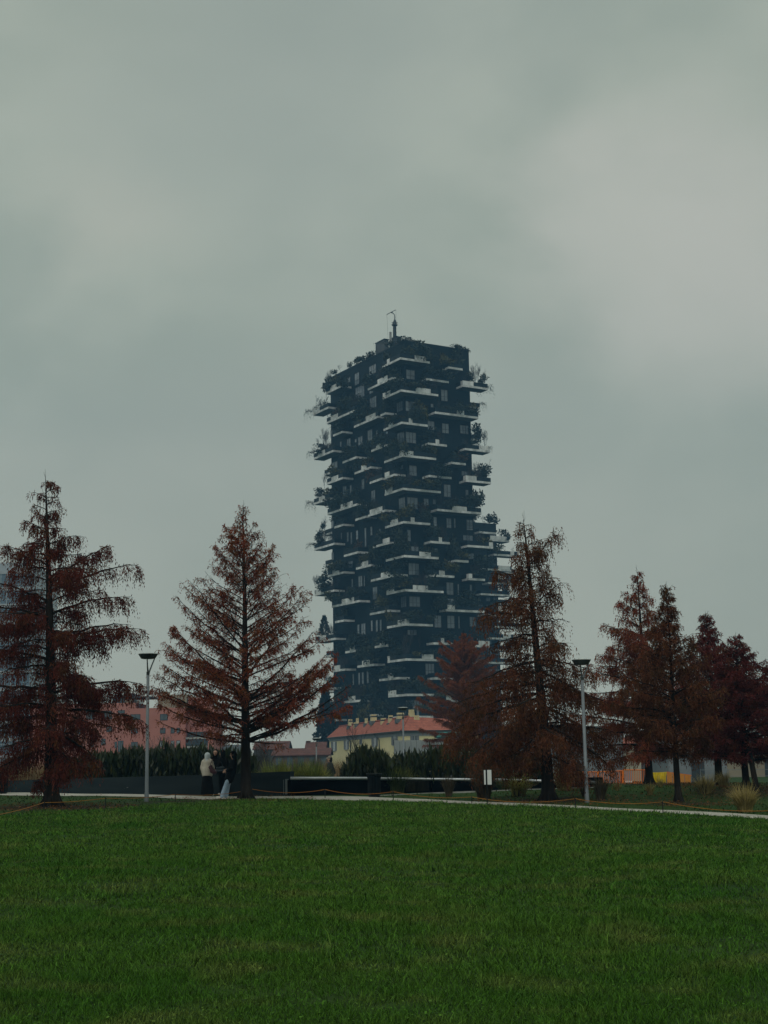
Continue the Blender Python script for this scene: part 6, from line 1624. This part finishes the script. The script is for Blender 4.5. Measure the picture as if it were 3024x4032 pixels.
def hand_caps(w, d, palm_n, s=1.0, curl=.45, thumb=1):
    """palm, four fingers and a thumb from wrist w along d; palm_n is the direction the palm faces"""
    w, d, n = Vector(w), Vector(d).normalized(), Vector(palm_n).normalized(); side = d.cross(n).normalized(); n = side.cross(d).normalized()
    out = [(w, w + d*.085*s, .021*s, .027*s, .62), (w + d*.05*s + side*.018*s, w + d*.085*s + side*.022*s, .019*s, .017*s), (w + d*.05*s - side*.018*s, w + d*.085*s - side*.022*s, .019*s, .017*s)]
    for k, L in zip((-1.5, -.5, .5, 1.5), (.060, .074, .079, .070)):
        p = w + d*.092*s + side*k*.0195*s; dd = d.copy()
        for j, f in enumerate((.45, .32, .23)):
            q = p + dd*L*f*s; out.append((p, q, .0092*s - j*.0006, .0086*s - j*.0008)); p = q; dd = (dd + n*curl*.8).normalized()
    p = w + d*.03*s + side*thumb*.024*s; q = p + (d*.5 + side*thumb*.75 + n*.35).normalized()*.042*s; out.append((p, q, .012*s, .0105*s))
    out.append((q, q + (d*.9 + side*thumb*.15 + n*.45).normalized()*.034*s, .0105*s, .0085*s))
    return out
def head_caps(c, f, r=.095):
    c, f = Vector(c), Vector(f).normalized(); up = Vector((0,0,1)); sd = f.cross(up).normalized()
    o = [(c + up*.035, c + up*.02 - f*.015, .092, .094), (c - up*.03 + f*.018, c - up*.085 + f*.03, .074, .045), (c + f*.088 + up*.01, c + f*.106 - up*.025, .012, .017), (c + f*.07 - up*.062 + sd*.02, c + f*.07 - up*.062 - sd*.02, .014, .014), (c + f*.062 + up*.03 + sd*.03, c + f*.062 + up*.03 - sd*.03, .032, .032)]
    for s in (-1, 1): o.append((c + sd*s*.088 + up*.015 - f*.01, c + sd*s*.090 - up*.025 - f*.004, .016, .011)); o.append((c + f*.055 + sd*s*.042 - up*.018, c + f*.05 + sd*s*.04 - up*.03, .028, .024))
    return o
def face_bits(root, c, f):
    c, f = Vector(c), Vector(f).normalized(); up = Vector((0,0,1)); sd = f.cross(up).normalized()
    for s in (-1, 1):
        k = MB(); k.lathe([(.0005, -.011), (.010, -.007), (.013, 0), (.010, .007), (.0005, .011)], n=10); o = k.build('eye', m_eye, root); o.location = c + f*.086 + sd*s*.032 + up*.004
        k = MB(); k.tube([c + f*.092 + sd*s*.016 + up*.028, c + f*.095 + sd*s*.034 + up*.034, c + f*.080 + sd*s*.052 + up*.026], .005, 5); k.build('eyebrow', m_eye, root)
    k = MB(); k.tube([c + f*.086 - sd*.026 - up*.056, c + f*.095 - up*.060, c + f*.086 + sd*.026 - up*.056], [.004, .009, .004], 6); k.build('mouth', m_lip, root)
def person(label, B, rz, body, parts, face=None, vox=.009):
    r = empty('person', B, label, 'person', None, rz)
    np_obj('body', blob_mesh('body', body, m_skin, vox, 3), r)
    for nm, caps, m, vx in parts: np_obj(nm, blob_mesh(nm, caps, m, vx, 5), r)
    if face: face_bits(r, *face)
    return r
def V3(*a): return Vector(a)
FWD = V3(0, 1, 0)      # local facing direction
def standing(h=1.62, arms=((-.24,.02,.80),(.24,.02,.80)), elb=((-.27,-.03,1.06),(.27,-.03,1.06)), head_f=(0,1,0), foot=.11, fd=((0,1,0),(0,1,0))):
    s = h/1.62; J = {}
    J['head'] = V3(0, .02, 1.50)*s; caps = head_caps(J['head'], head_f)
    caps += [(V3(0,0,1.30)*s, V3(0,.01,1.44)*s, .052, .048), (V3(-.07,0,1.27)*s, V3(.07,0,1.27)*s, .085, .085), (V3(0,0,1.22)*s, V3(0,0,1.02)*s, .125, .115), (V3(0,0,1.02)*s, V3(0,0,.90)*s, .115, .135)]
    for k, sx in ((0,-1),(1,1)):
        sh = V3(sx*.165,0,1.29)*s; el = Vector(elb[k])*s; wr = Vector(arms[k])*s
        caps += [(sh, el, .048, .038), (el, wr, .038, .025)]; caps += hand_caps(wr, wr - el, V3(-sx, .2, 0), 1.0, .5, -sx*1 if sx > 0 else 1)
        hp = V3(sx*.085,0,.88)*s; kn = V3(sx*.10,.02,.47)*s; an = V3(sx*foot,-.01,.08)*s; f = Vector(fd[k])
        caps += [(hp, kn, .085, .055), (kn, an, .052, .036), (an, an + f*.12 - V3(0,0,.045), .036, .03)]
        J['sh%d'%k], J['el%d'%k], J['wr%d'%k], J['hp%d'%k], J['kn%d'%k], J['an%d'%k] = sh, el, wr, hp, kn, an
    return J, caps
def sleeves(J, r=.062, t=.95):
    o = []
    for k in (0, 1): o += [(J['sh%d'%k], J['el%d'%k], r + .008, r), (J['el%d'%k], J['el%d'%k].lerp(J['wr%d'%k], t), r, r*.82)]
    return o
def shoes(J, fd, r=.045):
    o = []
    for k in (0, 1):
        f = Vector(fd[k]); a = J['an%d'%k]; o += [(V3(a.x, a.y, .045) - f*.05, V3(a.x, a.y, .042) + f*.13, .042, .040, .9)]
    return o
def scarf(J, open_f=None, r=.118):
    c = J['head']
    if open_f is None: return [(c + V3(0,-.01,.035), c + V3(0,-.015,-.05), .116, .108), (c + V3(0,0,-.08), c + V3(0,0,-.16), .095, .125), (c + V3(-.07,0,-.21), c + V3(.07,0,-.21), .07, .07)]
    f = Vector(open_f).normalized(); sd = f.cross(V3(0,0,1))
    return [(c - f*.035 + V3(0,0,.05), c - f*.04 - V3(0,0,.05), .108, .105), (c + V3(0,0,.112) + f*.03 + sd*.04, c + V3(0,0,.112) + f*.03 - sd*.04, .028, .028), (c + sd*.088 + V3(0,0,.07), c + sd*.085 - V3(0,0,.09) + f*.02, .030, .034), (c - sd*.088 + V3(0,0,.07), c - sd*.085 - V3(0,0,.09) + f*.02, .030, .034),
            (c - V3(0,0,.135) + f*.03 + sd*.05, c - V3(0,0,.135) + f*.03 - sd*.05, .055, .055), (c - V3(0,0,.2) - sd*.07, c - V3(0,0,.2) + sd*.07, .085, .085)]
def foot_at(px, py, dy=0): p = on_ground(px, py); p.y += dy; p.z = ground(p.x, p.y) + .035; return p
def path_z(p): return V3(p.x, p.y, ground(p.x, p.y) + .035)

# woman in cream coat, back to us
B1 = path_z(on_ground(816, 3137))
J, caps = standing(1.60, arms=((-.20,.12,.84),(.17,.16,.95)), elb=((-.225,-.02,1.05),(.235,-.02,1.05)), fd=((-.2,1,0),(.95,.35,0)), foot=.10)
coat = [(V3(-.13,0,1.27), V3(.13,0,1.27), .098, .098), (V3(0,-.01,1.2), V3(0,-.01,.98), .172, .185, .82), (V3(-.075,0,1.0), V3(-.085,0,.82), .15, .13), (V3(.075,0,1.0), V3(.085,0,.82), .15, .13), (V3(0,.0,1.0), V3(0,.0,.84), .185, .185), (V3(-.10,-.02,1.345), V3(.10,-.02,1.345), .06, .06)] + sleeves(J, .06)
skirt = [(V3(0,0,.88), V3(0,0,.55), .15, .18)] + [(V3(sx*.06,0,.74), V3(sx*.115,0,.13), .11, .15) for sx in (-1,1)] + [(V3(0,-.01,.6), V3(0,-.01,.14), .15, .16)]
W1 = person('woman in a cream coat, long black skirt and pale grey headscarf, seen from behind', B1, R(-8), caps, [('coat', coat, m_coat, .012), ('skirt', skirt, m_blackc, .014), ('headscarf', scarf(J), m_hijab, .010), ('shoes', shoes(J, ((-.2,1,0),(.95,.35,0)), .05), m_shoew, .010)])
# maroon shoulder bag hanging at her right side
bg_ = empty('shoulder_bag', B1 + Vector((.185, -.19, 0)), 'maroon shoulder bag hanging on the back of the woman in cream', 'bag', None, R(-8))
np_obj('bag_body', blob_mesh('bag_body', [(V3(-.05,0,1.06), V3(.10,0,.88), .075, .10, .55), (V3(-.02,0,1.10), V3(.01,0,.92), .06, .085, .6), (V3(.0,0,.90), V3(.13,0,.90), .06, .06, .6)], m_bagm, .010, 4), bg_)
k = MB(); k.tube([(-.06,.0,1.08),(-.03,.03,1.22),(.0,.10,1.375),(.02,.14,1.37)], .012, 6); k.tube([(.08,0,1.02),(.04,.03,1.2),(.015,.10,1.375)], .012, 6); k.build('strap', m_bagm, bg_)

# woman in black facing us
B2 = path_z(on_ground(849, 3132))
J, caps = standing(1.72, arms=((-.16,.26,1.02),(.13,.30,1.08)), elb=((-.27,.02,1.06),(.26,.05,1.05)), head_f=(.1,1,-.02), foot=.10)
s_ = 1.72/1.62
dress = [(V3(-.12,0,1.27)*s_, V3(.12,0,1.27)*s_, .09, .09), (V3(0,0,1.2)*s_, V3(0,0,.95)*s_, .16, .17, .85), (V3(0,0,.95)*s_, V3(0,0,.72)*s_, .17, .19)] + [(J['hp%d'%k] - V3(0,0,.05), J['an%d'%k] + V3(0,0,.03), .115, .10) for k in (0,1)] + sleeves(J, .068)
W2 = person('woman in black with a black headscarf, smiling towards us behind the cream coat', B2, R(176), caps, [('dress', dress, m_blackc, .012), ('headscarf', scarf(J, (.1,1,-.02)), m_blackc, .008), ('shoes', shoes(J, ((0,1,0),(0,1,0))), m_charc, .010)], face=(J['head'], (.1,1,-.02)))
# third person in black, side on, with a dark blue bag
B3 = path_z(on_ground(877, 3134))
J, caps = standing(1.70, arms=((-.18,.20,.98),(.25,.05,.80)), elb=((-.26,0,1.06),(.27,-.06,1.05)), head_f=(-.2,1,0), foot=.09)
s_ = 1.70/1.62
coat3 = [(V3(-.13,0,1.27)*s_, V3(.13,0,1.27)*s_, .098, .098), (V3(0,0,1.2)*s_, V3(0,0,.95)*s_, .175, .18, .85), (V3(0,0,.95)*s_, V3(0,0,.78)*s_, .18, .19)] + sleeves(J, .072)
trou3 = [(J['hp%d'%k], J['kn%d'%k], .105, .085) for k in (0,1)] + [(J['kn%d'%k], J['an%d'%k] + V3(0,0,.02), .085, .075) for k in (0,1)]
hair3 = [(J['head'] + V3(0,-.02,.05), J['head'] + V3(0,-.035,-.06), .108, .10), (J['head'] + V3(0,-.04,-.08), J['head'] + V3(0,-.06,-.22), .09, .08)]
W3 = person('person all in black with dark hair, turned away, between the two women and the tree', B3, R(60), caps, [('jacket', coat3, m_blackc, .012), ('trousers', trou3, m_blackc, .012), ('hair', hair3, m_blackc, .010), ('shoes', shoes(J, ((0,1,0),(0,1,0))), m_shoew, .010)])
b3 = at(867, 3022, B3.y - .25)
hb = empty('handbag', Vector((b3.x, b3.y, B3.z + .98)), 'dark blue handbag carried between the people in black', 'bag')
np_obj('bag_body', blob_mesh('bag_body', [(V3(-.09,0,.06), V3(.09,0,.06), .07, .07, .7), (V3(-.09,0,-.05), V3(.09,0,-.05), .085, .085, .7)], m_bagb, .010, 4), hb)
k = MB(); k.tube([(-.09,0,.10),(-.06,0,.24),(0,0,.30),(.06,0,.24),(.09,0,.10)], .010, 6); k.build('handle', m_bagb, hb)
# person in pale jeans leaning back on the open conifer
tb = on_ground(968, 3146)
B4 = path_z(on_ground(927, 3139.5)); B4.y = tb.y + .05
B4 = V3(B4.x, tb.y + .12, ground(B4.x, tb.y + .12) + .01)
# local: facing -x in the world (towards the others)
hp0, hp1 = V3(-.09,-.10,.90), V3(.09,-.10,.90)
kn0, kn1 = V3(-.10,.08,.50), V3(.09,.02,.48)
an0, an1 = V3(-.11,.24,.09), V3(.10,.12,.09)
hd = V3(0,-.16,1.54)
caps = head_caps(hd, (0,1,-.1)) + [(V3(0,-.17,1.33), V3(0,-.16,1.47), .052, .048), (V3(-.08,-.17,1.29), V3(.08,-.17,1.29), .088, .088), (V3(0,-.16,1.24), V3(0,-.12,.98), .13, .13)]
el0, wr0, el1, wr1 = V3(-.29,-.16,1.06), V3(-.20,.06,.98), V3(.29,-.18,1.06), V3(.16,.06,1.02)
for sh, el, wr, sx in ((V3(-.17,-.17,1.30), el0, wr0, -1), (V3(.17,-.17,1.30), el1, wr1, 1)): caps += [(sh, el, .05, .04), (el, wr, .04, .026)] + hand_caps(wr, wr - el, V3(-sx,0,-.2), 1.0, .5, 1 if sx < 0 else -1)
for h, k_, a in ((hp0,kn0,an0),(hp1,kn1,an1)): caps += [(h,k_,.085,.055),(k_,a,.052,.036),(a, a + V3(0,.12,-.04), .036, .03)]
top4 = [(V3(-.13,-.17,1.29), V3(.13,-.17,1.29), .10, .10), (V3(0,-.165,1.2), V3(0,-.12,.93), .18, .185, .85), (V3(0,-.12,.95), V3(0,-.02,.70), .185, .19, .9), (V3(-.17,-.17,1.30), el0, .075, .065), (el0, el0.lerp(wr0,.9), .065, .05), (V3(.17,-.17,1.30), el1, .075, .065), (el1, el1.lerp(wr1,.9), .065, .05)]
jeans = [(V3(0,-.11,.93), V3(0,-.09,.86), .16, .16, .85)] + [(h, k_, .092, .074) for h, k_ in ((hp0,kn0),(hp1,kn1))] + [(k_, a + V3(0,-.02,.0), .072, .080) for k_, a in ((kn0,an0),(kn1,an1))]
hair4 = [(hd + V3(0,-.02,.05), hd + V3(0,-.04,-.06), .108, .10), (hd + V3(0,-.05,-.08), hd + V3(0,-.07,-.2), .085, .07)]
sh4 = [(V3(a.x, a.y - .06, .05), V3(a.x, a.y + .15, .045), .05, .045, .9) for a in (an0, an1)]
person('person in a black top and wide pale blue jeans leaning against the open conifer', B4 + V3(-.02, 0, 0), R(90), caps, [('top', top4, m_blackc, .012), ('jeans', jeans, m_jeans, .012), ('hair', hair4, m_blackc, .010), ('sneakers', sh4, m_shoew, .010)])
# far walker beyond the channel
pw = at(1300, 3000, 76.0); zt = at(1300, 2976, 76.0).z; zgw_ = ground(pw.x, 76.0)
sc = (zt - zgw_)/1.66
J, caps = standing(1.62, arms=((-.26,.18,.86),(.26,-.20,.84)), elb=((-.28,-.02,1.06),(.28,-.12,1.06)), fd=((0,1,0),(0,1,0)))
J['an0'] = V3(-.09,.26,.09); J['kn0'] = V3(-.09,.19,.49); J['an1'] = V3(.09,-.30,.12); J['kn1'] = V3(.09,-.05,.47)
caps = [c for c in caps if min(c[0].z, c[1].z) > .83 or c[2] in (.021, .019) or c[2] < .013]
for k in (0,1): caps += [(J['hp%d'%k], J['kn%d'%k], .085, .055), (J['kn%d'%k], J['an%d'%k], .052, .036), (J['an%d'%k], J['an%d'%k] + V3(0,.12,-.04), .036, .03)]
jk = [(V3(-.13,0,1.27), V3(.13,0,1.27), .10, .10), (V3(0,.0,1.2), V3(0,0,.80), .18, .20, .9)] + sleeves(J, .075)
tr = [(J['hp%d'%k], J['kn%d'%k], .105, .085) for k in (0,1)] + [(J['kn%d'%k], J['an%d'%k] + V3(0,0,.02), .085, .07) for k in (0,1)]
hat = [(J['head'] + V3(0,-.005,.065), J['head'] + V3(0,-.005,.075), .103, .10), (J['head'] + V3(0,.06,.062), J['head'] + V3(0,.13,.05), .06, .05, .3)]
wk = person('walker in a dark jacket and pale cap striding left beyond the channel wall', Vector((pw.x, 76.0, zgw_)), R(90), caps, [('jacket', jk, m_dgreen, .014), ('trousers', tr, m_charc, .014), ('cap', hat, m_cap, .010), ('hair', [(J['head'] + V3(0,-.03,.03), J['head'] + V3(0,-.045,-.07), .102, .085)], m_charc, .010), ('shoes', shoes(J, ((0,1,0),(0,1,0))), m_charc, .012)])
wk.scale = (sc, sc, sc)
bpy.context.view_layer.update()
